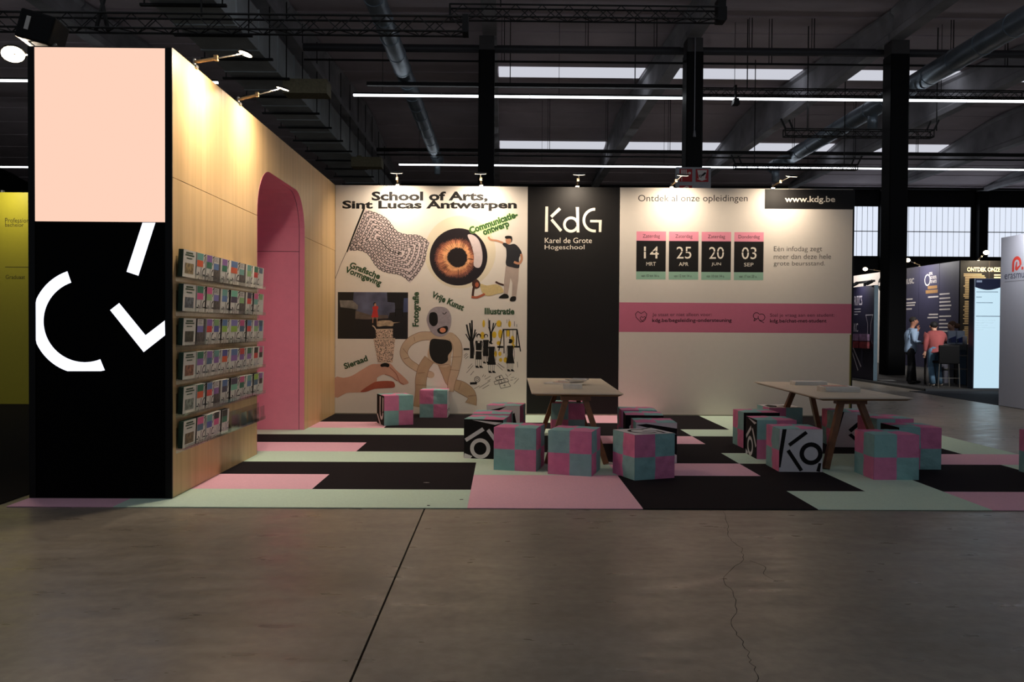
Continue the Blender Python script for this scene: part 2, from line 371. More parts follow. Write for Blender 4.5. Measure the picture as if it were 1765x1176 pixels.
def round_duct(x, z, r, y0, y1, lb, drops):
    t = thing('round_duct', (x, y0, z), lb, 'duct', 'round spiral ducts'); y = y0
    while y < y1-.1:
        b = MB(); ye = min(y+1.5, y1); b.tube((x, y+.01, z), (x, ye-.01, z), r, n=20, caps=False); b.build('duct_section', galv, t, smooth=True)
        b = MB(); b.tube((x, ye-.04, z), (x, ye+.04, z), r+.015, n=20); b.build('joint_collar', galv, t); y = ye
    for yd in drops:
        b = MB(); b.tube((x, yd, z), (x, yd, z-r-.5), r*.55, n=14); b.build('outlet', galv, t, smooth=True)
round_duct(-3.36, 10.03, .28, 17, 42.5, 'silver round spiral duct left of the column behind poster wall', (42.2,))
round_duct(14.13, 10.0, .34, 17, 43.4, 'silver round spiral duct crossing behind the column near the navy booth', (31.8, 43.1))

# pipes, trays and line lights that cross the hall
def pipe(name, x0, x1, y, z, r, lb, cat, hang=(), m=black_metal):
    b = MB(); b.tube((x0, y, z), (x1, y, z), r, n=12)
    o = b.build(name, m, None, (x0, y, z), smooth=False); tag(o, lb, cat)
    for xh in hang:
        q = MB(); q.bar((xh, y, z), (xh, y, deck_z(y)-.01), .025); q.bar((xh-.09, y, z), (xh-.09, y, deck_z(y)-.01), .018); q.build('hanger_rod', black_metal, o)
    return o
pipe('ceiling_pipe', -6.7, 36, 27.9, 10.83, .13, 'thick dark grey pipe crossing just under the roof, highest of the pipes', 'pipe', (2.8, 5.1, 8.3, 10.4, 15.1, 19, 23), M('grey pipe', (60, 60, 64), .5))
pipe('ceiling_pipe', -6.7, 36, 28.0, 10.45, .035, 'thin dark pipe running just below the thick grey pipe', 'pipe', (0, 9, 17))
pipe('ceiling_pipe', -6.1, 36, 40, 10.0, .09, 'dark pipe above the farther row of line lights', 'pipe', (2.2, 8, 14, 20, 26))
pipe('ceiling_pipe', -6.1, 36, 40.1, 9.78, .04, 'thin cable line under the farther dark pipe', 'pipe', (5, 17))
pipe('ceiling_pipe', -9, 36, 55.6, 11.0, .08, 'dark pipe along the top of the far hall wall', 'pipe', ())
t = thing('cable_tray', (-4.6, 28.0, 9.66), 'black cable tray above the nearer line light', 'cable tray')
b = MB(); b.box(-4.6, 6.45, 27.92, 28.12, 9.6, 9.62); b.box(-4.6, 6.45, 27.92, 27.94, 9.6, 9.72); b.box(-4.6, 6.45, 28.1, 28.12, 9.6, 9.72); b.build('tray', black_metal, t)
for x in (.2, 4.4, 6.3):
    b = MB(); b.bar((x, 28.02, 9.6), (x, 28.02, deck_z(28)-.01), .03); b.build('hanger_rod', black_metal, t)
line_m = M('line light diffuser', (236, 240, 246), emit=4.5)
def line_light(x0, x1, y, z, lb):
    t = thing('line_light', (x0, y, z), lb, 'light', 'linear ceiling lights'); x = x0
    while x < x1-.2:
        xe = min(x+3.0, x1)
        b = MB(); b.box(x+.01, xe-.01, y-.04, y+.04, z, z+.06); b.build('housing', black_metal, t)
        b = MB(); b.box(x+.01, xe-.01, y-.045, y+.045, z-.06, z); b.build('diffuser', line_m, t); x = xe
    for x in [x0+1+6*i for i in range(int((x1-x0-1)/6)+1)]:
        if any(bx-.6 < x < bx+.15 for bx in beamx): x += .8
        if 13.6 < x < 14.6: x += 1.1
        b = MB(); b.bar((x, y, z+.06), (x, y, deck_z(y)-.01), .015); b.build('suspension_wire', black_metal, t)
line_light(-5.13, 36, 28.4, 9.42, 'long white line light crossing in front, starting beside the rectangular duct')
line_light(-5.13, 36, 40.8, 9.48, 'long white line light farther back in the hall')
line_light(-28, 36, 4.2, 9.42, 'white line light overhead in front of the stand')
line_light(-28, 36, 15.9, 9.42, 'white line light overhead above the stand')
line_light(-28, -9.7, 28.4, 9.80, 'white line light left of the duct, behind the screen pillar, nearer one')
line_light(-28, -9.9, 40.8, 9.2, 'white line light left of the duct, behind the screen pillar, farther one')
b = MB(); b.prism([(7.62, 9.0), (7.66, 9.2), (7.80, 9.2), (7.84, 9.0)], 'y', 27.6, 27.9); b.box(7.70, 7.76, 27.7, 27.8, 9.2, 9.66); b.box(7.70, 7.76, 27.7, 27.95, 9.6, 9.66)
tag(b.build('loudspeaker', black_metal, None, (7.73, 27.7, 9.6)), 'small black horn loudspeaker beside the fire sign column', 'loudspeaker')

# lighting trusses
_unit = None
def brace(p, q, parent, r):
    global _unit
    if _unit is None:
        b = MB(); b.tube((0, 0, 0), (0, 0, 1), 1, n=5, caps=False); o = b.build('brace', black_metal); _unit = o.data; bpy.data.objects.remove(o)
    p, q = Vector(p), Vector(q); d = q-p; o = bpy.data.objects.new('brace', _unit); C.objects.link(o); o.parent = parent
    o.location = p-parent.matrix_basis.translation; o.rotation_mode = 'QUATERNION'; o.rotation_quaternion = d.to_track_quat('Z', 'Y'); o.scale = (r, r, d.length)
def truss(x0, x1, y, z, s, lb, prongs=False, wires=(), hs=None):
    t = thing('lighting_truss', (x0, y, z), lb, 'truss', 'black lighting trusses'); h = hs or s
    for yy in (y, y+s):
        for zz in (z, z+h):
            b = MB(); b.tube((x0, yy, zz), (x1, yy, zz), .024, n=8); b.build('chord', black_metal, t)
    n = max(2, int((x1-x0)/(h*1.05))); st = (x1-x0)/n
    for i in range(n):
        xa, xb = x0+i*st, x0+(i+1)*st; e = i % 2
        brace((xa, y, z+h*e), (xb, y, z+h*(1-e)), t, .011)
        brace((xa, y+s, z+h*(1-e)), (xb, y+s, z+h*e), t, .011)
        brace((xa, y+s*e, z), (xb, y+s*(1-e), z), t, .011)
    for xx in (x0, x1):
        for a, c in (((y, z), (y, z+h)), ((y+s, z), (y+s, z+h)), ((y, z), (y+s, z)), ((y, z+h), (y+s, z+h))):
            brace((xx, *a), (xx, *c), t, .02)
        if prongs:
            b = MB(); sg = -1 if xx == x0 else 1
            b.bar((xx, y, z+h), (xx+sg*.16, y, z+h+.34), .05); b.bar((xx-sg*.25, y, z+h), (xx-sg*.12, y, z+h+.3), .05); b.build('end_clamp', black_metal, t)
    for xx in wires:
        b = MB(); b.bar((xx, y+s/2, z+h), (xx, y+s/2, deck_z(y)-.01), .03); b.build('hoist_chain', black_metal, t)
    return t
tr = truss(-12.4, -.79, 17, 7.56, .30, 'black box truss at upper left above the screen pillar', wires=(-6.2,))
b = MB(); b.box(-.86, -.74, 16.97, 17.33, 7.54, 7.9); b.build('end_plate', black_metal, tr)
b = MB(); b.tube((-8.35, 17.15, 7.55), (-8.1, 17.15, 8.5), .04); b.tube((-8.1, 17.15, 7.55), (-8.3, 17.15, 8.5), .04); b.build('clamp', black_metal, tr)
tr = truss(-1.36, 5.51, 20.7, 9.24, .30, 'black box truss at the top above the poster wall', wires=(-.1,))
b = MB(); b.box(5.3, 5.5, 20.68, 21.02, 9.2, 9.75); b.build('end_clamp', black_metal, tr)
truss(6.6, 17.6, 27.95, 9.40, .2, 'long slim black truss beyond the fire sign column', wires=(8.2,), hs=.22)
truss(9.7, 14.85, 28.6, 8.2, .25, 'short black truss with upturned ends behind the navy booth column, higher one', True, (10.5, 15.0), .24)
truss(9.2, 14.1, 33, 7.9, .22, 'short black truss with upturned ends above the web address panel, lower one', True, (10.0, 13.6), .2)

# fire sign board on the second column
t = thing('hanging_sensor', (6.13, 26.74, 7.8), 'thin grey cable with small sensor on the fire sign column', 'sensor')
b = MB(); b.bar((6.13, 26.76, 7.85), (6.13, 26.76, 10.9), .03); b.build('cable', M('cable grey', (150, 150, 155), .5), t)
b = MB(); b.tube((6.13, 26.74, 7.7), (6.13, 26.74, 7.9), .05, .03); b.build('sensor_body', M('cable grey'), t)
fs = thing('fire_sign_board', (6.08, 26.7, 5.2), 'grey board with red and white fire pictograms on black column', 'sign')
b = MB(); b.box(5.53, 6.64, 26.60, 26.78, 4.2, 6.70); b.build('board', M('sign board grey', (170, 172, 176), .5), fs)
red_s = M('sign red', (190, 30, 34), .5); wht_s = M('sign white', (236, 226, 220), .5)
def sg(x, z): return lambda u, v: (5.63+x+u*.41, 26.596, 6.64-z-v*.41)
def sg2(x, z): return lambda u, v: (5.63+x+u*.41, 26.592, 6.64-z-v*.41)
for ax, az in ((0, 0), (.52, 0), (0, .53)): flat('pictogram', rect(0, 0, 1, 1), sg(ax, az), red_s, fs)
P = []
for i in range(4): P += rect(.12+.12*i, .06, .20+.12*i, .62)
flat('pictogram_mark', P+bar2((.5, .33), (.72, .33), .06)+disc2(.8, .32, .1)+bar2((.18, .62), (.18, .95), .05), sg2(0, 0), wht_s, fs)
flat('pictogram_mark', [[(.12, .08), (.88, .08), (.74, .76), (.92, .76), (.5, .93), (.08, .76), (.26, .76)]], sg2(.52, 0), wht_s, fs)
flat('pictogram_mark', [*bar2((.50, .52), (.78, .28), .14), *bar2((.28, .62), (.46, .62), .05), *bar2((.28, .48), (.46, .48), .05), *bar2((.29, .48), (.29, .62), .05), *bar2((.45, .48), (.45, .62), .05)], lambda u, v: (6.15+u*.41, 26.588, 6.64-v*.41), ink, fs)
flat('pictogram_mark', disc2(.55, .5, .17)+stroke([(.33, .22), (.55, .1), (.75, .15)], .1)+rect(.45, .6, .65, .95), sg2(0, .53), wht_s, fs)

# ------------------------------------------------------------------ the stand: carpet of coloured tiles
car = thing('carpet', (1, 10, 0), 'patchwork exhibition carpet of black, mint and pink rectangles', 'carpet')
b = MB(); b.box(-4.19, 6.42, 7.045, 14.56, 0, .004); b.build('underlay', cp_black, car)
G = lambda k: -.2925+1.5*k
Y0, DY, WL, RE = 7.042, .7882, 'w', 6.42
rows = [[(-4.19, -2, 'P'), (-2, 0, 'M'), (0, 1, 'P'), (1, 2, 'K'), (2, 3, 'M'), (3, RE, 'P')],
        [(WL, -1, 'P'), (-1, 0, 'K'), (0, 1, 'P'), (1, 2.5, 'K'), (2.5, 3, 'M'), (3, RE, 'K')],
        [(WL, 0, 'K'), (0, 1, 'M'), (1, 2, 'P'), (2, 2.5, 'K'), (2.5, 3, 'M'), (3, 4, 'K'), (4, RE, 'M')],
        [(WL, 0, 'M'), (0, 1, 'M'), (1, 2, 'K'), (2, 3.5, 'M'), (3.5, RE, 'P')],
        [(WL, -1, 'P'), (-1, 0, 'K'), (0, 1, 'K'), (1, 2, 'K'), (2, 4, 'K'), (4, RE, 'M')],
        [(WL, 0, 'K'), (0, 1, 'K'), (1, 2, 'P'), (2, 3, 'K'), (3, 4, 'K'), (4, RE, 'M')],
        [(WL, 0, 'M'), (0, 1, 'M'), (1, 2, 'K'), (2, 3, 'M'), (3, 4, 'K'), (4, RE, 'M')],
        [(WL, -1, 'P'), (-1, 0, 'K'), (0, 1, 'K'), (1, 2.5, 'K'), (2.5, 3, 'M'), (3, RE, 'K')],
        [(WL, 0, 'K'), (0, 1, 'M'), (1, 2, 'P'), (2, 2.5, 'K'), (2.5, 3, 'M'), (3, RE, 'K')],
        [(WL, 0, 'K'), (0, 1, 'M'), (1, 2, 'P'), (2, 2.5, 'K'), (2.5, 3, 'M'), (3, RE, 'K')]]
CM = {'P': cp_pink, 'M': cp_mint, 'K': cp_black}
def tile(x0, x1, y0, y1, c):
    if x1-x0 < .02 or y1-y0 < .02: return
    g = .0003; b = MB(); b.box(x0+g, x1-g, y0+g, y1-g, .003, .009); b.build('carpet_tile', CM[c], car)
for j, row in enumerate(rows):
    ya, yb = Y0+DY*j, min(Y0+DY*(j+1), 14.5)
    for a, c, col in row:
        x1 = RE if c == RE else G(c)
        if j == 0 and a in (-4.19, -2):
            x0 = a if a == -4.19 else G(a)
            if a == -4.19: tile(x0, x1, ya, 7.375, col)
            else: tile(x0, -2.93, ya, 7.375, col); tile(-2.93, x1, ya, yb, col)
            continue
        if a == WL:
            tile(-2.93, x1, ya, yb, col); tile(-4.05, -2.93, max(ya, 9.94), min(yb, 12.29), col); continue
        tile(G(a), x1, ya, yb, col)

# ------------------------------------------------------------------ screen pillar
pil = thing('screen_pillar', (-3.56, 7.45, 0), 'tall black LED screen pillar with peach block and white shapes', 'screen')
b = MB(); b.box(-4.185, -2.93, 7.39, 7.399, .01, 3.99); b.box(-4.185, -2.96, 7.399, 7.60, .01, 3.99); b.build('body', M('black pillar casing', (7, 6, 7), .5, spec=.15), pil)
b = MB(); b.box(-4.185, -4.128, 7.372, 7.39, .01, 3.99); b.box(-2.985, -2.925, 7.372, 7.39, .01, 3.99); b.box(-4.128, -2.985, 7.372, 7.39, 3.985, 3.992); b.build('frame', M('black pillar frame', (8, 7, 8), .4, spec=.2), pil)
LX = lambda x: -4.129+(x-61)*.005098
LZ = lambda y, x=173: 3.983-(y-82-(x-61)*.006)*.005095
led_blk = M('dark LED face', (2, 2, 3), .5, spec=.05)
for y0, y1 in ((382, 641), (641, 861)):
    b = MB(); b.box(-4.128, -2.985, 7.380, 7.389, max(.02, LZ(y1)+.002), LZ(y0)-.002); b.build('screen_module', led_blk, pil)
b = MB(); b.box(-4.128, -2.985, 7.378, 7.389, LZ(382)+.002, 3.985); tag(b.build('screen_module', M('peach LED light', (255, 211, 188), emit=1.0), pil), 'glowing peach upper block of the screen')
led = M('white LED light', (236, 238, 255), emit=1.6)
q = lambda x, y: (50+x/4.056, 370+y/4.056)
lm = lambda x, y: (min(-2.986, max(-4.127, LX(x))), 7.3785, LZ(y, x))
flat('lit_shape', [[q(795, 54), q(885, 54), q(766, 427), q(683, 399)]], lm, led, pil)
flat('lit_shape', [[q(631, 619), q(815, 846), q(950, 742), q(952, 846), q(802, 965), q(567, 669)]], lm, led, pil)
def arcpt(a, r): return (390+r*math.cos(R(a)), 748+r*math.sin(R(a)))
ar = []
outer = []; inner = []
for i in range(41):
    a = 251-(251-68)*i/40
    outer.append(arcpt(a, 372)); inner.append(arcpt(a, 288 if True else 0))
for i in range(40):
    pp = [outer[i], outer[i+1], inner[i+1], inner[i]]
    ar.append([q(max(48, x), min(1099, y)) for x, y in pp])
flat('lit_shape', ar, lm, led, pil)
b = MB(); b.rbox(-4.36, -4.06, 7.42, 7.74, 4.06, 4.32, .02)
bb = thing('floodlight_case', (-4.2, 7.58, 4.02), 'black box with a white label perched on top of screen pillar', 'box'); bb.rotation_euler = (0, R(14), R(6))
o = b.build('case', black_paint, bb)
b = MB(); b.box(-4.29, -4.255, 7.412, 7.421, 4.14, 4.26); b.build('label_sticker', M('sticker', (200, 196, 190), .5), bb)
b = MB(); b.bar((-4.3, 7.5, 4.08), (-4.12, 7.5, 3.99), .012); b.bar((-4.08, 7.5, 4.06), (-4.03, 7.5, 4.1), .02); b.build('bracket', chrome, bb)

# ------------------------------------------------------------------ wooden cabin wall with arched passage
XW = -2.93
cab = thing('wooden_cabin', (-3.5, 11, 0), 'pale oak panelled cabin wall with a pink arched passage', 'cabin wall')
def archpts(n=10):
    P = [(9.93, 0), (9.93, 2.90)]
    P += [(10.47-.54*math.cos(R(90*i/n)), 2.90+.57*math.sin(R(90*i/n))) for i in range(1, n+1)]
    P += [(11.76+.54*math.sin(R(90*i/n)), 2.90+.57*math.cos(R(90*i/n))) for i in range(0, n+1)]
    P += [(12.30, 0)]
    return P
AP = archpts(); SZ = 2.86; g = .003
def wp(pts): b = MB(); b.prism(pts, 'x', XW-.025, XW); return b.build('oak_panel', OAK, cab)
for y0, y1 in ((7.40, 8.68), (8.68, 9.93), (12.30, 13.46), (13.46, 14.52)):
    wp([(y0+g, .01), (y1-(0 if y1 == 9.93 else g), .01), (y1-(0 if y1 == 9.93 else g), SZ-g), (y0+(0 if y0 == 12.3 else g), SZ-g)] if y0 != 12.3 else [(12.3, .01), (y1-g, .01), (y1-g, SZ-g), (12.3, SZ-g)])
wp([(7.40+g, SZ+g), (8.68-g, SZ+g), (8.68-g, 4.0), (7.40+g, 4.0)]); wp([(13.46+g, SZ+g), (14.52, SZ+g), (14.52, 4.0), (13.46+g, 4.0)])
left = [(y, z) for y, z in AP if y <= 11.87 and z >= SZ]; right = [(y, z) for y, z in AP if y >= 11.87 and z >= SZ]
wp([(8.68+g, SZ+g), (9.93, SZ+g)]+left+[(11.87-g, 3.455), (11.87-g, 4.0), (8.68+g, 4.0)])
wp([(11.87+g, 3.455)]+right+[(12.30, SZ+g), (13.46-g, SZ+g), (13.46-g, 4.0), (11.87+g, 4.0)])
b = MB(); b.box(-2.995, XW-.026, 7.61, 9.92, .01, 3.99); b.box(-2.995, XW-.026, 12.31, 14.5, .01, 3.99); b.box(-2.995, XW-.026, 9.92, 12.31, 3.5, 3.99)
b.box(-4.19, -4.13, 7.61, 14.5, .01, 3.99); b.build('frame', M('cabin backing', (60, 52, 44), .8), cab)
def lining(x0, x1, inset):
    b = MB(); P = [(y+(inset if y < 11 else -inset) if z < 2.9 else y+(11.115-y)*inset/1.2, z-(inset if z > 2.9 else 0)) for y, z in AP]
    for i in range(len(P)-1):
        b.add([(x0, *P[i]), (x1, *P[i]), (x1, *P[i+1]), (x0, *P[i+1])], [(0, 1, 2, 3)])
    return b
lining(XW-.075, XW+.001, .003).build('arch_rim', pink_lacq, cab, smooth=False)
lining(-4.1, XW-.082, 0).build('arch_lining', pink_lacq, cab)
b = MB(); b.box(XW-.083, XW-.074, 12.3, 12.31, 0, 2.9); b.build('groove', M('dark groove', (60, 20, 34), .8), cab)
b = MB(); b.prism([(y, z) for y, z in AP], 'x', -4.12, -4.1); b.build('rear_panel', pink_lacq, cab)
b = MB(); b.box(-4.1, XW-.075, 12.2975, 12.3005, 2.64, 2.646); b.build('groove', M('dark groove'), cab)

# brochure rails and brochures on the oak wall
cov_cols = {'teal': (110, 175, 165), 'orange': (235, 95, 50), 'violet': (150, 105, 180), 'green': (20, 120, 90), 'white': (225, 220, 215), 'blue': (90, 130, 185), 'navy': (55, 45, 80),
            'lime': (150, 195, 70), 'sage': (150, 195, 130), 'pink': (225, 90, 150), 'lilac': (130, 125, 195), 'red': (225, 65, 65), 'indigo': (80, 85, 170), 'slate': (65, 105, 135), 'black': (25, 25, 28), 'mint': (120, 200, 170)}
def cm(c): return M('cover '+c, cov_cols[c], .4, var=.02)
ranges = [(7.475, 7.79), (7.80, 8.03), (8.04, 8.25), (8.265, 8.475), (8.49, 8.72), (8.75, 9.05), (9.07, 9.30), (9.32, 9.54), (9.56, 9.78), (9.79, 9.99)]
rowz = [1.985, 1.675, 1.365, 1.055, .745, .435]
covers = [['G', ('teal', 'orange'), ('violet', 'green'), ('white', 'blue', 1), ('violet', 'green'), ('blue', 'orange'), ('white', 'teal', 1), ('teal', 'sage'), ('green', 'red'), ('slate', 'white', 2)],
          ['G', ('green', 'pink'), ('pink', 'sage'), ('white', 'lilac', 1), ('teal', 'blue'), ('mint', 'navy'), ('white', 'sage', 1), ('navy', 'red'), ('pink', 'teal'), ('sage', 'white', 2)],
          ['G', ('white', 'lilac', 1), ('violet', 'red'), ('sage', 'indigo'), ('blue', 'lime'), ('lilac', 'lime'), ('pink', 'slate'), ('blue', 'red'), ('violet', 'sage'), ('slate', 'blue', 2)],
          ['G', ('green', 'violet'), ('violet', 'slate'), ('teal', 'violet'), ('indigo', 'orange'), ('blue', 'violet'), ('red', 'violet'), ('green', 'violet'), ('black', 'red', 3), ('pink', 'black', 2)],
          ['G', ('green', 'orange'), ('blue', 'red'), ('white', 'violet', 1), ('blue', 'navy'), ('navy', 'mint'), ('pink', 'green'), ('teal', 'blue'), ('lime', 'slate'), ('violet', 'black', 2)],
          ['G', ('pink', 'slate'), ('teal', 'indigo'), ('black', 'pink', 3), ('black', 'green', 3)]]
rown = ['top row', 'second row', 'third row', 'fourth row', 'fifth row', 'bottom row']
ordn = ['first', 'second', 'third', 'fourth', 'fifth', 'sixth', 'seventh', 'eighth', 'ninth', 'tenth']
paper_w = M('paper', (226, 222, 214), .6); dk_edge = M('dark green spine', (28, 60, 44), .5); grey_ph = M('grey photo print', (92, 84, 82), .5, var=.5, scale=30)
bro_root = {}
kdg = [*bar2((.0, .22), (.2, .22), .06), *arc2(.12, .16, .24, .17, -70, 70, 8), *bar2((.50, 0), (.52, .62), .06), *arc2(1.0, .30, .34, .27, 100, 200, 10), *bar2((.68, .0), (.70, .16), .06), *bar2((.78, .24), (1.0, .24), .06)]
for j, row in enumerate(covers):
    for i, cv in enumerate(row):
        ya, yb = ranges[i]; z = rowz[j]; hh = .25; th = .042+.005*((i*7+j*3) % 3)
        if cv == 'G': th = .044; lb = 'white booklet stack with green title, picture, dark green spine, %s beside the screen pillar' % rown[j]
        elif len(cv) == 3 and cv[2] == 1: lb = 'dark photo brochure stack with %s and %s title blocks, %s in the %s' % (cv[0], cv[1], ordn[i], rown[j])
        else: lb = 'brochure stack with %s above %s block, %s in the %s' % (cv[0], cv[1], ordn[i], rown[j])
        t = local(thing('brochure', (XW+.012, ya, z), lb, 'brochure', 'brochures in the wall racks')); t.rotation_euler = (0, R(3), 0)  # each is a whole stack, built as one page block behind its front cover
        W = yb-ya-.012
        b = MB(); b.box(.0, th, 0, W, .006, hh); b.build('pages', [dk_edge if cv == 'G' else (paper_w if (i+j) % 3 else black_print)], t)
        def mp(d): return lambda u, v: (th+d, u*W, .006+(hh-.006)*v)
        if cv == 'G':
            flat('cover', rect(0, 0, 1, 1), mp(.0008), paper_w, t)
            flat('title', rect(.2, .87, .75, .93)+rect(.15, .79, .85, .84)+rect(.25, .68, .7, .72), mp(.0014), dkgreen, t)
            flat('cover_picture', [[(.15, .12), (.85, .12), (.85, .52), (.15, .52)]], mp(.0014), M('cover picture %d' % j, [(150, 130, 90), (90, 100, 110), (60, 60, 50), (150, 100, 80), (130, 140, 130), (110, 90, 60)][j], .5, var=.8, scale=25), t)
        else:
            kind = cv[2] if len(cv) == 3 else 0
            flat('cover', rect(0, 0, 1, 1), mp(.0008), grey_ph if kind == 1 else paper_w, t)
            flat('colour_block', rect(.03, .72, .74, .985), mp(.0014), cm(cv[0]), t)
            flat('colour_block', rect(.03, .47, .74, .72), mp(.0014), cm(cv[1]), t)
            if kind != 1 and kind != 2: flat('lettering', [[(x, y*.72+.0) for x, y in p] for p in kdg], mp(.0020), ink if kind == 0 else M('grey ink', (150, 150, 160), .5), t)
            if kind == 0: flat('edge_mark', bar2((.8, .62), (.99, .9), .05)+bar2((.8, .9), (.99, .98), .05), mp(.0020), ink, t)
            if kind == 1: flat('title_line', rect(.1, .80, .6, .815)+rect(.1, .86, .5, .875)+rect(.1, .92, .55, .935), mp(.0020), ink, t)
for j in range(6):
    for u, (ya, yb) in enumerate(((7.47, 8.735), (8.745, 10.0))):
        lb = 'clear acrylic brochure rail, %s, %s' % (rown[j], 'the unit nearest the screen pillar' if u == 0 else ('the empty unit beside the arch' if j == 5 else 'the unit beside the arch'))
        if u: yb = 9.93+.07
        z = rowz[j]-.012; t = thing('brochure_rail', (XW, (ya+yb)/2, z), lb, 'brochure rack', 'acrylic brochure rails')
        b = MB(); b.box(XW+.002, XW+.085, ya, yb, z+.004, z+.008); b.box(XW+.082, XW+.085, ya, yb, z+.008, z+.045); b.build('shelf', ACRYL, t)
        b = MB(); b.box(XW+.001, XW+.003, ya, yb, z-.03, z+.2); b.build('back_sheet', ACRYL, t)
        rr = ranges[5*u:5*u+5]
        for k in range(6):
            yd = rr[k][0]-.006 if k < 5 else yb-.003
            b = MB(); b.prism([(XW+.004, z+.008), (XW+.082, z+.008), (XW+.082, z+.06), (XW+.004, z+.17)], 'y', yd-.0015, yd+.0015); b.build('divider', ACRYL, t)
        if j == 5 and u == 1:
            for k in range(5):
                b = MB(); b.box(XW+.076, XW+.079, rr[k][0]+.02, rr[k][1]-.02, z+.006, z+.17); b.build('front_pocket', ACRYL, t)

# ------------------------------------------------------------------ back wall panels with their printed artwork
YB = 14.52
AX = lambda x: -2.928+.010102*(x-578)+5e-8*(x-578)**2
AZ = lambda y, x=0: 4-(y-319-.0085*(x-578))*.010150
def A(l): return lambda x, y: (AX(x), YB-.0003*l, AZ(y, x))
def panel(name, x0, x1, m, lb):
    t = thing(name, ((x0+x1)/2, YB+.03, 0), lb, 'wall panel')
    b = MB(); b.box(x0+.003, x1-.003, YB, YB+.06, .015, 4.0); b.build('board', m, t); return t
P1 = panel('poster_wall', -2.928, 0.426, white_print, 'white poster wall with student artworks and course names')
P2 = panel('logo_wall', 0.426, 2.034, black_print, 'black wall panel with large white letter logo')
P3 = panel('info_wall', 2.034, 6.13, white_print, 'white information wall with four date cards and pink band')
alu = M('aluminium profile', (170, 166, 150), .4, metal=.7)
for x0, x1, p in ((-2.925, .424, P1), (.43, 2.03, P2), (2.04, 6.13, P3)):
    b = MB(); b.box(x0, x1, YB-.012, YB+.0, .009, .028); b.build('bottom_profile', alu, p)
b = MB(); b.box(6.13, 6.155, YB-.005, YB+.07, .01, 4.0); b.build('edge_profile', black_metal, P3)
b = MB(); b.box(6.105, 6.13, YB-.008, YB-.0005, .02, 1.45); b.build('edge_strip', M('yellow edge strip', (120, 112, 40), .5), P3)
flat('lettering', text2('School of Arts,', 640.4, 330, 840.4, 348.5, .038), A(2), black_print, P1)
flat('lettering', text2('Sint Lucas Antwerpen', 590, 345.5, 890.5, 363.5, .038), A(2), black_print, P1)
def gt(s, ox, oy, L, h, a): flat('lettering', text_base(s, ox, oy, L, h, a, .035), A(8), dkgreen, P1)
def gt2(s, ox, oy, L, h, a): flat('lettering_outline', text_base(s, ox-.3, oy+.1, L+.6, h+.2, a, .07), A(7), lime, P1); gt(s, ox, oy, L, h, a)
gt2('Communicatie-', 811, 402.5, 87, 10.5, -19.6)
gt2('ontwerp', 834, 405, 47, 10.5, -19.6)
gt('Grafische', 602, 459.5, 56, 9.6, 22); gt('Vormgeving', 594.5, 467.5, 66, 9.6, 21.5)
gt('Fotografie', 722, 562, 59.5, 10, -90); gt('Vrije Kunst', 743.5, 510.5, 60, 10, 24)
gt('Illustratie', 836, 540.6, 51.5, 10, .5); gt('Sieraad', 595.5, 635, 42.5, 9.3, -20.5)

# flag made of chains
def fe(e, t):
    E = {'t': [(629, 361), (650, 367), (668, 378), (684, 398), (703, 404), (722, 405), (741, 417)],
         'b': [(600, 433), (616, 430), (634, 437), (648, 458), (662, 468), (690, 474), (707, 487)],
         'l': [(629, 361), (622, 380), (613, 402), (606, 418), (600, 433)], 'r': [(741, 417), (736, 433), (733, 450), (722, 470), (707, 487)]}[e]
    n = len(E)-1; k = min(int(t*n), n-1); f = t*n-k; g = lambda j: E[max(0, min(n, j))]
    a, b_, c, d = g(k-1), g(k), g(k+1), g(k+2)
    return tuple(.5*(2*b_[m]+(c[m]-a[m])*f+(2*a[m]-5*b_[m]+4*c[m]-d[m])*f*f+(3*b_[m]-a[m]-3*c[m]+d[m])*f**3) for m in (0, 1))
def coons(u, v):
    t, bt, l, r = fe('t', u), fe('b', u), fe('l', v), fe('r', v)
    c00, c10, c01, c11 = (629, 361), (741, 417), (600, 433), (707, 487)
    return tuple((1-v)*t[m]+v*bt[m]+(1-u)*l[m]+u*r[m]-((1-u)*(1-v)*c00[m]+u*(1-v)*c10[m]+(1-u)*v*c01[m]+u*v*c11[m]) for m in (0, 1))
out = [coons(u/20, 0) for u in range(20)]+[coons(1, v/12) for v in range(12)]+[coons(1-u/20, 1) for u in range(20)]+[coons(0, 1-v/12) for v in range(12)]
flat('flag_print', [out], A(2), M('flag cloth print', (208, 192, 192), .5, var=.05), P1)
chain = []
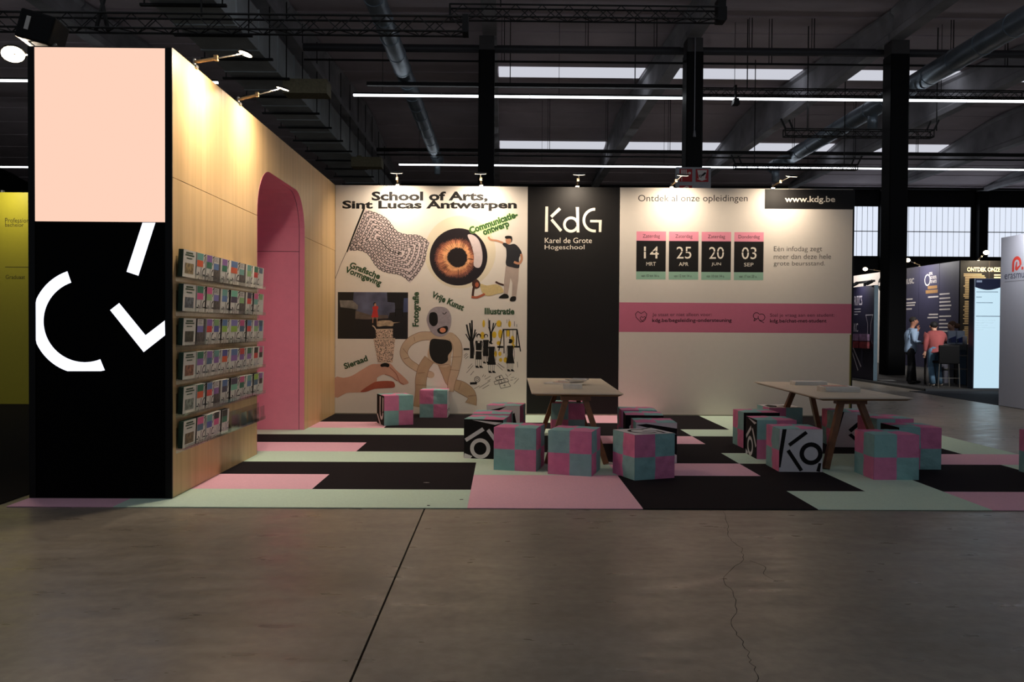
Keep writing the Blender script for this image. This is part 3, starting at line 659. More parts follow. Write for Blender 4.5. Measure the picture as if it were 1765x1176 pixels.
for q_ in range(6):
    mu, mv = .035+.055*q_, .05+.085*q_
    loop = [(mu, mv), (1-mu, mv), (1-mu, 1-mv), (mu, 1-mv), (mu, mv)]
    path = []
    for s_ in range(4):
        (u0, v0), (u1, v1) = loop[s_], loop[s_+1]
        path += [coons(u0+(u1-u0)*k_/40, v0+(v1-v0)*k_/40) for k_ in range(40)]
    path.append(path[0]); acc = [0]
    for i in range(1, len(path)): acc.append(acc[-1]+math.dist(path[i], path[i-1]))
    L = acc[-1]; n = int(L/4.6); st = L/n
    def at(d):
        d = d % L
        for i in range(1, len(acc)):
            if acc[i] >= d:
                f = (d-acc[i-1])/max(1e-6, acc[i]-acc[i-1]); return (path[i-1][0]+(path[i][0]-path[i-1][0])*f, path[i-1][1]+(path[i][1]-path[i-1][1])*f)
        return path[-1]
    for k_ in range(n):
        a_, b_ = at(k_*st-.9), at((k_+1)*st+.9)
        dx, dy = b_[0]-a_[0], b_[1]-a_[1]; l = math.hypot(dx, dy) or 1; nx, ny = -dy/l, dx/l; hw = 2.0 if k_ % 2 else 1.35
        if k_ % 2:
            A_, B_ = (a_[0]+nx*hw, a_[1]+ny*hw), (b_[0]+nx*hw, b_[1]+ny*hw); C_, D_ = (b_[0]-nx*hw, b_[1]-ny*hw), (a_[0]-nx*hw, a_[1]-ny*hw)
            for p, q2 in ((A_, B_), (B_, C_), (C_, D_), (D_, A_)): chain += bar2(p, q2, .95)
        else:
            chain += bar2((a_[0]+nx*.9, a_[1]+ny*.9), (b_[0]+nx*.9, b_[1]+ny*.9), .75)+bar2((a_[0]-nx*.9, a_[1]-ny*.9), (b_[0]-nx*.9, b_[1]-ny*.9), .75)
o = flat('chain_print', chain, A(3), ink, P1)
flat('flag_pole_print', stroke([(628, 358, 3.2), (613, 395, 3), (598, 434, 2.2)], 2, False)+stroke([(597, 434, .8), (587, 456, .7), (578.5, 479, .7)], .8, False)+disc2(626, 358, 2.6), A(4), ink, P1)
# eye
flat('eye_print', disc2(793, 434, 61.5, 62.5, 48), A(1), M('pale eyeball print', (222, 210, 186), .4, var=.03, scale=2), P1)
flat('eye_print', disc2(790.5, 442.3, 49.8, 49.3, 48), A(2), M('dark iris rim print', (34, 27, 30), .35), P1)
def star(cx, cy, r0, jit, n, seed, pink=0):
    rr = random.Random(seed); out = []; slow = [rr.uniform(-1, 1) for _ in range(12)]
    for i in range(n):
        k_ = 12*i/n; f_ = k_-int(k_); sl = slow[int(k_) % 12]*(1-f_)+slow[(int(k_)+1) % 12]*f_
        r_ = r0+sl*jit*.6+(rr.uniform(.2, 1) if i % 2 else rr.uniform(-1, -.2))*jit; out.append((cx+r_*math.cos(2*math.pi*i/n), cy+r_*math.sin(2*math.pi*i/n)))
    return [out]
flat('iris_print', star(785, 444, 34, 3.4, 170, 1), A(3), M('brown iris print', (122, 74, 62), .4, var=.3, scale=9), P1)
flat('iris_print', star(785, 444, 30, 3.2, 150, 2), A(4), M('orange iris print', (190, 122, 88), .4, var=.35, scale=12), P1)
flat('iris_print', star(787, 442, 24.5, 2.6, 130, 3), A(5), M('amber iris print', (222, 160, 112), .4, var=.25, scale=12), P1)
flat('pupil_print', star(789, 443.5, 17.4, 1.6, 90, 4), A(6), M('dark pupil print', (30, 22, 22), .4), P1)
sr = random.Random(8); st_ = []
for i in range(60):
    a_ = sr.uniform(0, 6.283); r1_, r2_ = sr.uniform(18, 26), sr.uniform(27, 35); st_ += bar2((787+r1_*math.cos(a_), 443.5+r1_*math.sin(a_)), (786+r2_*math.cos(a_), 443.5+r2_*math.sin(a_)), sr.uniform(.3, .9))
flat('iris_print', st_, A(6), M('brown streak print', (104, 62, 50), .4), P1)
flat('eye_reflection_print', blob([(806, 405), (816, 405), (826, 415), (831.5, 435), (831, 452), (826, 461), (817, 457), (817, 440), (812, 420)]), A(6), M('reflection print', (206, 190, 190), .4), P1)
# two people printed beside the eye
sk = M('skin print', (196, 140, 108), .5); slacks = M('beige trousers print', (178, 160, 150), .5); tee = M('black shirt print', (36, 36, 40), .5)
m2_ = lambda x, y: (730+x/6.917, 360+y/6.917)
def Q(*L): return [m2_(*p) for p in L]
flat('figure_print', [Q((985, 672), (1140, 700), (1132, 850), (1108, 1045), (1058, 1040), (1062, 880), (1040, 820), (1008, 1020), (960, 1010), (965, 850))], A(7), slacks, P1)
flat('figure_print', [spl(Q((940, 405), (985, 405), (1020, 425), (1080, 415), (1130, 450), (1172, 520), (1150, 560), (1138, 600), (1142, 700), (1060, 695), (985, 665), (990, 560), (985, 470), (955, 440)), 3)], A(8), tee, P1)
flat('figure_print', stroke(Q((772, 330), (800, 365), (880, 378), (950, 405)), 3.2)+stroke(Q((1165, 535), (1172, 600), (1140, 648), (1080, 630)), 4)+disc2(*m2_(1012, 375), 4.7, 6.3), A(9), sk, P1)
flat('figure_print', blob(Q((970, 330), (1000, 318), (1050, 325), (1058, 365), (1048, 400), (1040, 355), (985, 355)), 3)+blob(Q((900, 1055), (960, 1010), (1010, 1022), (1018, 1058), (960, 1064)), 3)+blob(Q((1035, 1095), (1050, 1045), (1105, 1045), (1098, 1092)), 3), A(10), ink, P1)
flat('figure_print', blob(Q((680, 890), (760, 910), (860, 895), (930, 925), (958, 990), (880, 1010), (790, 1035), (720, 1015), (690, 960)), 3), A(7), M('cream dress print', (206, 184, 130), .5, var=.1, scale=30), P1)
flat('figure_print', blob(Q((590, 860), (640, 835), (680, 890), (660, 940), (610, 945), (582, 905)), 3)+stroke(Q((605, 925), (595, 980), (590, 1040)), 4)+stroke(Q((862, 865), (900, 885), (960, 905)), 3), A(8), M('dark hair print', (66, 38, 28), .5), P1)
flat('figure_print', disc2(*m2_(640, 900), 3.2, 4.2)+stroke(Q((575, 1045), (640, 1050), (715, 1020), (730, 1005)), 4), A(9), M('tan skin print', (176, 92, 62), .5), P1)
# printed photograph
P7 = lambda *L: [(575+x/11.2, 495+y/11.2) for x, y in L]
flat('photo_print', [P7((88, 82), (1444, 92), (1442, 992), (86, 980))], A(2), M('night photo print', (15, 13, 14), .4), P1)
flat('photo_print', [P7((395, 84), (1035, 90), (1045, 275), (1185, 290), (1200, 470), (1090, 485), (1060, 590), (860, 600), (640, 610), (425, 600), (430, 440), (470, 410), (380, 250))], A(3), M('cloudy sky print', (84, 88, 112), .4, var=.55, scale=3.2), P1)
flat('photo_print', [P7((1360, 200), (1442, 200), (1442, 470), (1350, 475))], A(3), M('blue sky print', (66, 74, 110), .4, var=.3, scale=4), P1)
flat('photo_print', [P7((120, 240), (370, 245), (480, 340), (470, 425), (360, 400), (140, 375))], A(4), M('pale roof print', (120, 116, 112), .4, var=.5, scale=8), P1)
flat('photo_print', [P7((430, 440), (700, 520), (1060, 530), (1060, 590), (640, 610), (425, 600))], A(4), M('sand print', (96, 84, 76), .4, var=.3, scale=9), P1)
flat('photo_print', [P7((770, 425), (850, 425), (872, 570), (735, 575))]+blob(P7((760, 370), (830, 350), (870, 370), (850, 430), (770, 425)), 3), A(6), M('red dress print', (196, 50, 46), .5), P1)
flat('photo_print', disc2(*P7((810, 330))[0], 1.7, 2.8)+stroke(P7((768, 575), (762, 680)), 1.3, False)+stroke(P7((845, 575), (850, 740)), 1.3, False), A(6), sk, P1)
flat('photo_print', disc2(*P7((800, 310))[0], 2.3, 2.6)+stroke(P7((1195, 420), (1205, 560)), 1, False)+stroke(P7((1335, 430), (1340, 560)), 1, False)+stroke(P7((1190, 415), (1345, 415)), 1, False), A(5), ink, P1)
# hand with cup-shaped ring
H = lambda *L: [(575+x/7.84, 560+y/7.84) for x, y in L]
hand_m = M('hand skin print', (206, 158, 136), .5, var=.08, scale=3)
flat('hand_print', [spl(H((26, 705), (140, 706), (260, 675), (400, 590), (520, 525), (620, 520), (760, 508), (850, 600), (935, 675), (1018, 760), (1005, 790), (940, 802), (890, 765), (850, 738), (800, 700), (700, 660), (600, 700), (590, 755), (520, 830), (420, 895), (300, 905), (180, 912), (26, 970)), 3)], A(4), hand_m, P1)
flat('hand_print', [spl(H((370, 893), (500, 800), (600, 755), (790, 752), (835, 790), (825, 838), (700, 848), (560, 858), (450, 895)), 3)], A(5), M('shaded thumb print', (168, 84, 62), .5, var=.12, scale=4), P1)
flat('hand_print', stroke(H((700, 660), (790, 690), (850, 740), (870, 745)), 1)+stroke(H((760, 560), (850, 650), (900, 760), (960, 800)), 1.2), A(6), M('skin crease print', (160, 92, 70), .5), P1)
cup_m = bpy.data.materials.new('speckled ceramic print'); cup_m.use_nodes = True; nt = cup_m.node_tree
vz = nt.nodes.new('ShaderNodeTexVoronoi'); vz.inputs['Scale'].default_value = 48; tcx = nt.nodes.new('ShaderNodeTexCoord'); nt.links.new(tcx.outputs['Object'], vz.inputs[0])
rp = nt.nodes.new('ShaderNodeValToRGB'); rp.color_ramp.elements[0].color = (*lin((38, 22, 16)), 1); rp.color_ramp.elements[1].color = (*lin((218, 190, 168)), 1); rp.color_ramp.elements[0].position = .28; rp.color_ramp.elements[1].position = .55
nt.links.new(vz.outputs['Distance'], rp.inputs[0]); nt.links.new(rp.outputs[0], nt.nodes['Principled BSDF'].inputs['Base Color'])
flat('cup_ring_print', [H((545, 185), (838, 180), (805, 497), (605, 500))]+[H((575, 55), (805, 50), (808, 165), (580, 170))], A(7), cup_m, P1)
flat('cup_ring_print', stroke(H((548, 184), (838, 180)), 2.4, False)+stroke(H((572, 54), (806, 50)), 1.5, False)+stroke(H((605, 498), (800, 496)), 1.2, False)+stroke(H((530, 0), (560, 25), (578, 60)), 1.8), A(8), M('pale rim print', (208, 184, 160), .5), P1)
flat('cup_ring_print', blob(P7((850, 690), (880, 640), (1060, 630), (1150, 660), (1150, 740), (1000, 735), (860, 750)), 4)+[P7((1150, 670), (1290, 668), (1150, 690))], A(8), M('twine print', (178, 156, 128), .5, var=.35, scale=20), P1)
flat('cup_ring_print', blob(H((640, 530), (700, 505), (760, 525), (748, 565), (700, 555), (655, 560)), 3), A(8), ink, P1)
# stuffed doll figure
Dl = lambda *L: [(680+x/6.53, 520+y/6.53, *w_) for x, y, *w_ in L]
doll = M('stuffed fabric print', (204, 178, 150), .5, var=.08, scale=5); doll2 = M('stuffed fabric shade print', (190, 160, 128), .5, var=.08, scale=5)
dk_ = M('doll seam print', (136, 102, 76), .5)
def wide(L): return [(x, y, w_+1.5) for x, y, w_ in L]
flat('doll_outline', stroke(wide(Dl((420, 380, 13), (300, 385, 14), (170, 450, 13), (110, 560, 12.5), (150, 660, 11.5), (250, 735, 11), (340, 790, 9.5), (420, 818, 10))), 12), A(2.5), dk_, P1)
flat('doll_outline', stroke(wide(Dl((400, 640, 18), (335, 740, 18), (305, 870, 18.5), (300, 1000, 17), (270, 1180, 14))), 16)+stroke(wide(Dl((560, 680, 20), (600, 800, 17), (640, 900, 15), (760, 960, 20), (850, 1020, 18), (885, 1080, 14), (870, 1150, 19))), 16), A(3.5), dk_, P1)
flat('doll_outline', stroke(wide(Dl((650, 390, 12), (710, 480, 14.5), (715, 620, 15), (685, 780, 14), (650, 900, 12), (640, 1010, 9))), 14), A(6.5), dk_, P1)
sm_ = []
for a_, b_ in (((225, 390), (235, 440)), ((100, 520), (150, 580)), ((110, 640), (175, 620)), ((270, 800), (350, 790)), ((250, 930), (370, 935)), ((640, 620), (755, 615)), ((630, 760), (735, 770)), ((760, 900), (730, 990)), ((840, 1060), (930, 1050)), ((380, 640), (460, 690)), ((500, 710), (620, 700))): sm_ += stroke(Dl(a_, b_), .7, False)
flat('doll_seam', sm_, A(7.6), dk_, P1)
flat('doll_print', stroke(Dl((420, 380, 13), (300, 385, 14), (170, 450, 13), (110, 560, 12.5), (150, 660, 11.5), (250, 735, 11), (340, 790, 9.5), (420, 818, 10)), 12)+disc2(*Dl((420, 818))[0][:2], 5.6), A(3), doll, P1)
flat('doll_print', stroke(Dl((400, 640, 18), (335, 740, 18), (305, 870, 18.5), (300, 1000, 17), (270, 1180, 14)), 16)+stroke(Dl((560, 680, 20), (600, 800, 17), (640, 900, 15), (760, 960, 20), (850, 1020, 18), (885, 1080, 14), (870, 1150, 19)), 16), A(4), doll2, P1)
flat('doll_print', blob(Dl((420, 340), (540, 360), (640, 340), (690, 400), (640, 620), (640, 700), (560, 735), (480, 700), (380, 620), (400, 480)), 4), A(5), doll, P1)
flat('doll_print', stroke(Dl((650, 390, 12), (710, 480, 14.5), (715, 620, 15), (685, 780, 14), (650, 900, 12), (640, 1010, 9)), 14), A(7), doll, P1)
flat('doll_print', blob(Dl((415, 425), (520, 418), (630, 440), (655, 530), (610, 600), (605, 660), (540, 698), (450, 670), (400, 570)), 4), A(6), M('black fur print', (22, 20, 18), .8), P1)
flat('doll_print', blob(Dl((500, 50), (590, 70), (640, 150), (640, 260), (600, 350), (540, 388), (460, 375), (400, 300), (365, 200), (390, 110), (440, 65)), 4), A(8), M('grey felt print', (160, 150, 156), .7, var=.1, scale=25), P1)
flat('doll_print', blob(Dl((400, 130), (450, 112), (485, 140), (492, 220), (470, 262), (430, 268), (395, 220)), 4)+blob(Dl((485, 310), (520, 285), (590, 268), (608, 300), (590, 340), (540, 358), (500, 345)), 4)+stroke(Dl((545, 120), (565, 135), (590, 112)), 1.2), A(9), ink, P1)
flat('doll_print', disc2(*Dl((548, 315))[0][:2], 5.2, 4.2), A(10), M('peach mouth print', (226, 142, 104), .5), P1)
# line drawing of children by a swing
I = lambda *L: [(795+x/7.59, 525+y/7.59, *w_) for x, y, *w_ in L]
yel = M('yellow ink', (224, 184, 40), .5); Yp = []
for cx, cy, rx, ry in ((300, 245, 18, 50), (500, 245, 35, 45), (285, 400, 30, 50), (440, 390, 30, 45), (520, 380, 30, 60), (640, 250, 20, 45), (500, 500, 30, 28), (620, 370, 26, 50), (680, 460, 26, 60), (515, 640, 22, 30), (525, 720, 22, 26), (590, 720, 28, 36), (690, 540, 22, 30), (460, 640, 18, 40)):
    c = I((cx, cy))[0]; Yp += disc2(c[0], c[1], rx/7.59, ry/7.59, 10)
flat('drawing_print', Yp, A(2), yel, P1)
S = lambda w_, *L: stroke(I(*L), w_/7.59, False)
dr = S(50, (148, 700), (150, 580), (140, 450))+S(22, (130, 470), (100, 370), (76, 255))+S(22, (140, 450), (130, 350), (118, 235))+S(22, (145, 450), (150, 330), (145, 200))+S(18, (160, 470), (175, 390), (190, 320))+S(14, (125, 480), (90, 420), (66, 378))+S(14, (165, 450), (185, 410), (205, 360))+S(26, (38, 578), (115, 578))
dr += S(30, (398, 460), (395, 380), (400, 350))+S(18, (390, 380), (378, 290), (376, 200))+S(16, (400, 370), (420, 300), (430, 235))+S(12, (410, 350), (440, 290), (462, 238))+S(10, (380, 340), (365, 290))+S(6, (362, 180), (362, 290))
dr += S(16, (548, 322), (742, 322))+S(12, (555, 325), (500, 600))+S(12, (565, 330), (570, 635))+S(14, (735, 325), (730, 560))+S(14, (740, 325), (785, 610))+S(5, (598, 325), (598, 430))+S(5, (640, 325), (642, 440))+S(5, (682, 325), (690, 520))+S(26, (480, 550), (560, 550))+S(22, (700, 548), (775, 548))
def kid(x, y, s, skirt):
    o = disc2(*I((x, y+5))[0][:2], 34*s/7.59, 33*s/7.59, 14)
    o += [I((x-42*s, y+70*s), (x+44*s, y+70*s), (x+40*s, y+200*s), (x-40*s, y+200*s))]+[I((x-38*s, y+200*s), (x+40*s, y+200*s), (x+(64 if skirt else 44)*s, y+330*s), (x-(60 if skirt else 44)*s, y+330*s))]
    for dx in (-28, 26): o += S(5, (x+(dx-12)*s, y+330*s), (x+(dx-14)*s, y+420*s))+S(5, (x+(dx+14)*s, y+330*s), (x+(dx+12)*s, y+420*s))+[I((x+(dx-16)*s, y+415*s), (x+(dx+14)*s, y+415*s), (x+(dx+42)*s, y+448*s), (x+(dx-10)*s, y+445*s))]
    o += S(5, (x-42*s, y+75*s), (x-62*s, y+160*s), (x-58*s, y+270*s))+S(5, (x+44*s, y+75*s), (x+62*s, y+160*s), (x+60*s, y+270*s)); return o
dr += kid(236, 400, .95, 0)+kid(330, 400, .82, 0)+kid(405, 480, .92, 1)+kid(650, 470, .9, 1)
c = I((218, 975))[0]; dr += arc2(c[0], c[1], 5.2, 4.2, n=18)+arc2(c[0], c[1], 2.6, 1.9, n=12)+S(30, (125, 1028), (215, 1025))
for a_, b_ in (((455, 955), (535, 917)), ((535, 917), (570, 970)), ((570, 970), (470, 985)), ((470, 985), (455, 955)), ((440, 1005), (610, 960)), ((610, 960), (635, 1000)), ((635, 1000), (455, 1045)), ((455, 1045), (440, 1005)), ((530, 975), (545, 1025)), ((510, 1040), (620, 1005)), ((620, 1005), (660, 1065)), ((660, 1065), (530, 1095)), ((530, 1095), (510, 1040))): dr += S(6, a_, b_)
for a_, b_ in (((42, 665), (80, 630)), ((45, 690), (98, 638)), ((62, 708), (100, 672)), ((95, 830), (150, 768)), ((78, 890), (165, 790)), ((130, 920), (175, 865)), ((285, 945), (305, 912)), ((315, 945), (330, 918)), ((320, 975), (395, 930)), ((355, 1000), (395, 975)), ((245, 1085), (390, 995)), ((180, 1098), (250, 1058)), ((290, 1098), (375, 1048)), ((475, 780), (550, 855)), ((490, 765), (575, 825)), ((590, 905), (625, 945)), ((635, 925), (665, 900)), ((665, 955), (705, 945)), ((655, 985), (690, 982)), ((700, 1035), (765, 965)), ((705, 975), (735, 958)), ((745, 745), (750, 820)), ((605, 190), (605, 240)), ((632, 185), (635, 285)), ((527, 225), (527, 290)), ((702, 215), (702, 280)), ((735, 255), (735, 290))): dr += S(5, a_, b_)
flat('drawing_print', dr, A(3), ink, P1)
flat('drawing_print', text2('1', *I((508, 935))[0], *I((522, 962))[0])+text2('3', *I((490, 1000))[0], *I((512, 1024))[0])+text2('5', *I((565, 980))[0], *I((590, 1004))[0])+text2('4', *I((560, 1038))[0], *I((590, 1068))[0]), A(3), ink, P1)
fc = []
for x, y, s in ((236, 418, .95), (332, 412, .8), (424, 482, .9), (618, 470, .9)): c = I((x, y))[0]; fc += disc2(c[0], c[1], 19*s/7.59, 27*s/7.59, 12)
fc += [I((222, 460), (236, 480), (252, 460), (248, 500), (236, 492), (226, 500))]+[I((195, 592), (275, 596), (275, 606), (195, 602))]
flat('drawing_print', fc, A(4), white_print, P1)

# black logo panel
Z_ = lambda *L: [(900+x/3.043, 310+y/3.043) for x, y in L]
Zr = lambda polys: [[(900+x/3.043, 310+y/3.043) for x, y in p] for p in polys]
logo_w = M('white logo print', (236, 228, 214), .5, var=.01)
flat('logo_letter', Zr([[(121, 140), (135, 140), (135, 272), (119, 272)], [(192, 144), (203, 156), (157, 199), (146, 188)], [(148, 212), (159, 203), (210, 262), (199, 272)]]), A(2), logo_w, P2)
flat('logo_letter', Zr(arc2(256, 234, 42, 28, 20, 340, 30)+[[(281, 143), (297, 143), (300, 275), (286, 275)]]), A(2), logo_w, P2)
flat('logo_letter', Zr(arc2(380, 211, 64, 50, 92, 272, 30)), A(2), logo_w, P2)
flat('logo_letter', Zr([[(356, 210), (417, 210), (415, 273), (402, 273), (402, 223), (356, 222)], [(378, 261), (386, 261), (386, 275), (378, 275)]]), A(3), logo_w, P2)
flat('lettering', text2('Karel de Grote', *Z_((119, 303))[0], *Z_((366, 331))[0], -.004), A(2), logo_w, P2)
flat('lettering', text2('Hogeschool', *Z_((119, 340))[0], *Z_((327, 371))[0], -.004), A(2), logo_w, P2)
# information panel
def zt(s, x0, y0, x1, y1, m=ink, bold=0, l=3, name='lettering'): flat(name, text2(s, *Z_((x0, y0))[0], *Z_((x1, y1))[0], bold), A(l), m, P3)
flat('address_block', [[(1318, 326), (1470.8, 327.3), (1470.8, 361.3), (1318, 360)]], A(1), black_print, P3)
flat('pink_band', [[(1068.4, 521), (1470.5, 524.5), (1470.5, 575.5), (1068.4, 572)]], A(1), pink_print, P3)
grey_ink = M('dark grey ink', (52, 46, 42), .5)
zt('Ontdek al onze opleidingen', 607, 79, 1182, 124, grey_ink, 0); zt('www.kdg.be', 1378, 86, 1642, 127, logo_w, .015)
days = [('Zaterdag', '14', 'MRT', 'van 10 tot 16 u.'), ('Zaterdag', '25', 'APR', 'van 12 tot 14 u.'), ('Zaterdag', '20', 'JUN', 'van 10 tot 14 u.'), ('Donderdag', '03', 'SEP', 'van 17 tot 20 u.')]
for i, (d, nmb, mo, hr) in enumerate(days):
    ox, oy = 171.3*i, 1.5*i
    R4 = lambda x0, y0, x1, y1: [[Z_((x0+ox, y0+oy))[0], Z_((x1+ox, y0+oy+1))[0], Z_((x1+ox, y1+oy+1))[0], Z_((x0+ox, y1+oy))[0]]]
    flat('date_card', R4(600, 270, 755, 319), A(1), pink_card, P3); flat('date_card', R4(600, 319, 755, 480), A(1), black_print, P3); flat('date_card', R4(600, 480, 755, 522), A(1), mint_card, P3)
    wd = 90 if i < 3 else 112
    zt(d, 678+ox-wd/2, 285+oy, 678+ox+wd/2, 309+oy, grey_ink, -.004); zt(nmb, 640+ox, 349+oy, 718+ox, 412+oy, logo_w, .0); zt(mo, 653+ox, 431+oy, 703+ox, 450+oy, logo_w, 0); zt(hr, 627+ox, 495+oy, 722+ox, 509+oy, grey_ink)
    flat('digit_slit', [[Z_((636+ox, 373+oy))[0], Z_((722+ox, 373+oy))[0], Z_((722+ox, 376.5+oy))[0], Z_((636+ox, 376.5+oy))[0]]], A(4), black_print, P3)
zt('Eén infodag zegt', 1323, 349, 1577, 383, grey_ink, -.008); zt('meer dan deze hele', 1323, 389, 1624, 416, grey_ink, -.008); zt('grote beursstand.', 1323, 427, 1592, 457, grey_ink, -.008)
zt('Je staat er niet alleen voor:', 687, 698, 1000, 721, ink, -.006); zt('kdg.be/begeleiding-ondersteuning', 687, 727, 1105, 752, ink, .012)
zt('Stel je vraag aan een student:', 1307, 702, 1645, 725, ink, -.006); zt('kdg.be/chat-met-student', 1307, 731, 1605, 756, ink, .012)
def heart(cx, cy, s): return [(cx, cy+28*s), (cx-26*s, cy+2*s), (cx-30*s, cy-16*s), (cx-17*s, cy-29*s), (cx, cy-18*s), (cx+17*s, cy-29*s), (cx+30*s, cy-16*s), (cx+26*s, cy+2*s), (cx, cy+28*s)]
flat('heart_icon', Zr(stroke(heart(628, 719, 1)[3:]+heart(628, 719, 1)[1:4], 3, False)+stroke([(628, 747), (602, 721), (598, 703), (611, 690)], 3, False)+stroke(heart(638, 731, .5), 3, False)), A(3), ink, P3)
flat('chat_icon', Zr(arc2(1235, 714, 18, 15, 60, 330, 16)+arc2(1262, 722, 19, 16, -130, 130, 20)+bar2((1250, 738), (1276, 751), 3)+bar2((1226, 728), (1222, 742), 3)+bar2((1222, 742), (1236, 733), 3)+arc2(1262, 722, 19, 16, 130, 200, 6)), A(3), ink, P3)

# ------------------------------------------------------------------ arm spotlights
lens_m = M('lit lamp face', (255, 236, 205), emit=9)
def arm_light(base, end, target, lb, energy, color=WARM, real=True, head=.11):
    base, end, target = Vector(base), Vector(end), Vector(target)
    t = thing('arm_spotlight', base, lb, 'spotlight', 'arm spotlights'); d = (end-base)
    b = MB(); b.box(base.x-.03, base.x+.03, base.y-.03, base.y+.03, base.z-.01, base.z+.02); b.tube(base, base+Vector((0, 0, .08)), .014, n=8); b.build('clamp', chrome, t)
    m = base+Vector((0, 0, .05)); k = m+(end-m)*.42
    b = MB(); b.tube(m, k, .017, n=8); b.box(k.x-.018, k.x+.018, k.y-.018, k.y+.018, k.z-.02, k.z+.028); b.build('arm_sleeve', M('brass grey sleeve', (150, 128, 96), .4, metal=.6), t)
    b = MB(); b.tube(k, end, .007, n=6); b.build('arm', chrome, t)
    n = (target-end).normalized(); side = n.cross(Vector((0, 0, 1))).normalized(); u = side.cross(n)
    def slab(w_, h_, a, c_):
        q_ = MB(); N = 16; vs = [end+side*math.cos(k_*2*math.pi/N)*w_+u*math.sin(k_*2*math.pi/N)*h_+n*z for z in (a, c_) for k_ in range(N)]
        q_.add(vs, [tuple(range(N)), tuple(range(N, 2*N))]+[(i, (i+1) % N, N+(i+1) % N, N+i) for i in range(N)]); return q_
    slab(head, head*.8, -.012, .006).build('lamp_head', black_metal, t)
    slab(head*.9, head*.7, .006, .010).build('lamp_face', lens_m, t)
    if real:
        l = lamp('spot', end+n*.02-Vector(base), target-Vector(base), head*2, energy, color, 150); l.parent = t
    return t
for x, lb, e, ex in ((-1.85, 'arm spotlight over the word School on the poster wall', 1, -1.80), (-.39, 'arm spotlight over the word Arts on the poster wall', 1.15, -.39), (1.29, 'arm spotlight over the black logo panel', 1.0, 1.27),
                     (2.94, 'arm spotlight next to the fire signs over headline', .92, 3.02), (4.72, 'arm spotlight beside the black web address block', .9, 4.86)):
    arm_light((x, 14.55, 4.0), (ex, 14.0, 4.13), (x, 14.52, 2.3), lb, LAMP_BACK*e)
arm_light((-2.945, 7.96, 4.0), (-2.47, 8.0, 4.15), (-2.93, 7.96, 2.6), 'arm spotlight on the oak wall closest to the screen pillar', LAMP_WOOD, head=.085)
arm_light((-2.945, 9.27, 4.0), (-2.46, 9.3, 4.19), (-2.93, 9.5, 2.4), 'arm spotlight on the oak wall just before the arch', LAMP_WOOD, head=.085)
arm_light((-4.16, 7.85, 4.0), (-4.62, 7.9, 4.09), (-4.16, 7.0, 3.4), 'bright arm spotlight on the outer edge of the screen pillar', 14)

# ------------------------------------------------------------------ fabric cube stools
S_, HC = .465, .46
def face_map(face):
    h = S_/2
    return {'front': lambda u, v, d: (-h+u*S_, -h-d, v*HC), 'right': lambda u, v, d: (h+d, -h+u*S_, v*HC), 'left': lambda u, v, d: (-h-d, h-u*S_, v*HC),
            'back': lambda u, v, d: (h-u*S_, h+d, v*HC), 'top': lambda u, v, d: (-h+u*S_, -h+v*S_, HC+d)}[face]
def mirror(polys): return [[(x, y) for x, y in p] for p in polys]
def clip01(polys): return [[(min(1, max(0, x)), min(1, max(0, y))) for x, y in p] for p in polys]
LETTERS = {
 'Ka': [[(.07, 1), (.165, 1), (.03, .1), (0, .1), (0, .5)], [(.2, .66), (.6, .965), (.655, .9), (.25, .59)], [(.165, .48), (.24, .53), (.555, .05), (.48, .01)], [(.91, .21), (.975, .21), (.945, 0), (.86, .02)]]+arc2(.735, .43, .267, .163),
 'b': [[(.2, .985), (.98, .93), (.8, .87)], [(.02, .5), (.47, .8), (.53, .72), (.07, .42)], [(.58, .71), (.65, .77), (.98, .34), (.9, .28)], [(.02, .13), (.22, .06), (.17, 0), (0, 0)]]+arc2(.42, .26, .26, .163),
 'G': arc2(.5, .5, .36, .28, 60, 300)+[[(.45, .5), (.85, .5), (.85, .1), (.77, .1), (.77, .43), (.45, .43)], [(.68, .82), (.9, .92), (.86, .98), (.64, .88)]],
 'band': [[(0, .94), (.25, .97), (1, .86), (1, .72), (.35, .86)], [(.85, .72), (1, .72), (1, .2), (.9, .25)]],
 'D': [[(0.1, .86), (.6, .98), (.1, .70)], [(.72, .72), (.84, .8), (.9, .5), (.84, .0), (.72, .0), (.77, .45)]],
 'K': [[(.05, .3), (.12, .3), (.3, 1), (.22, 1)], [(.42, .5), (.85, .88), (.92, .8), (.5, .42)], [(.42, .34), (.5, .4), (.95, .0), (.82, 0)]],
 'U': [[(.4, .95), (.55, .95), (.5, .4), (.42, .4)], [(.8, .95), (.92, .92), (.9, .5), (.8, .42)], [(.0, .3), (.12, .34), (.6, 0), (.42, 0)]]+arc2(.66, .42, .25, .14, 180, 360, 14),
 'X': [[(.1, .2), (.3, .2), (.45, .6), (.3, .9), (.1, .7)], [(.4, .55), (.6, .6), (.9, .8), (.62, .4)]],
}
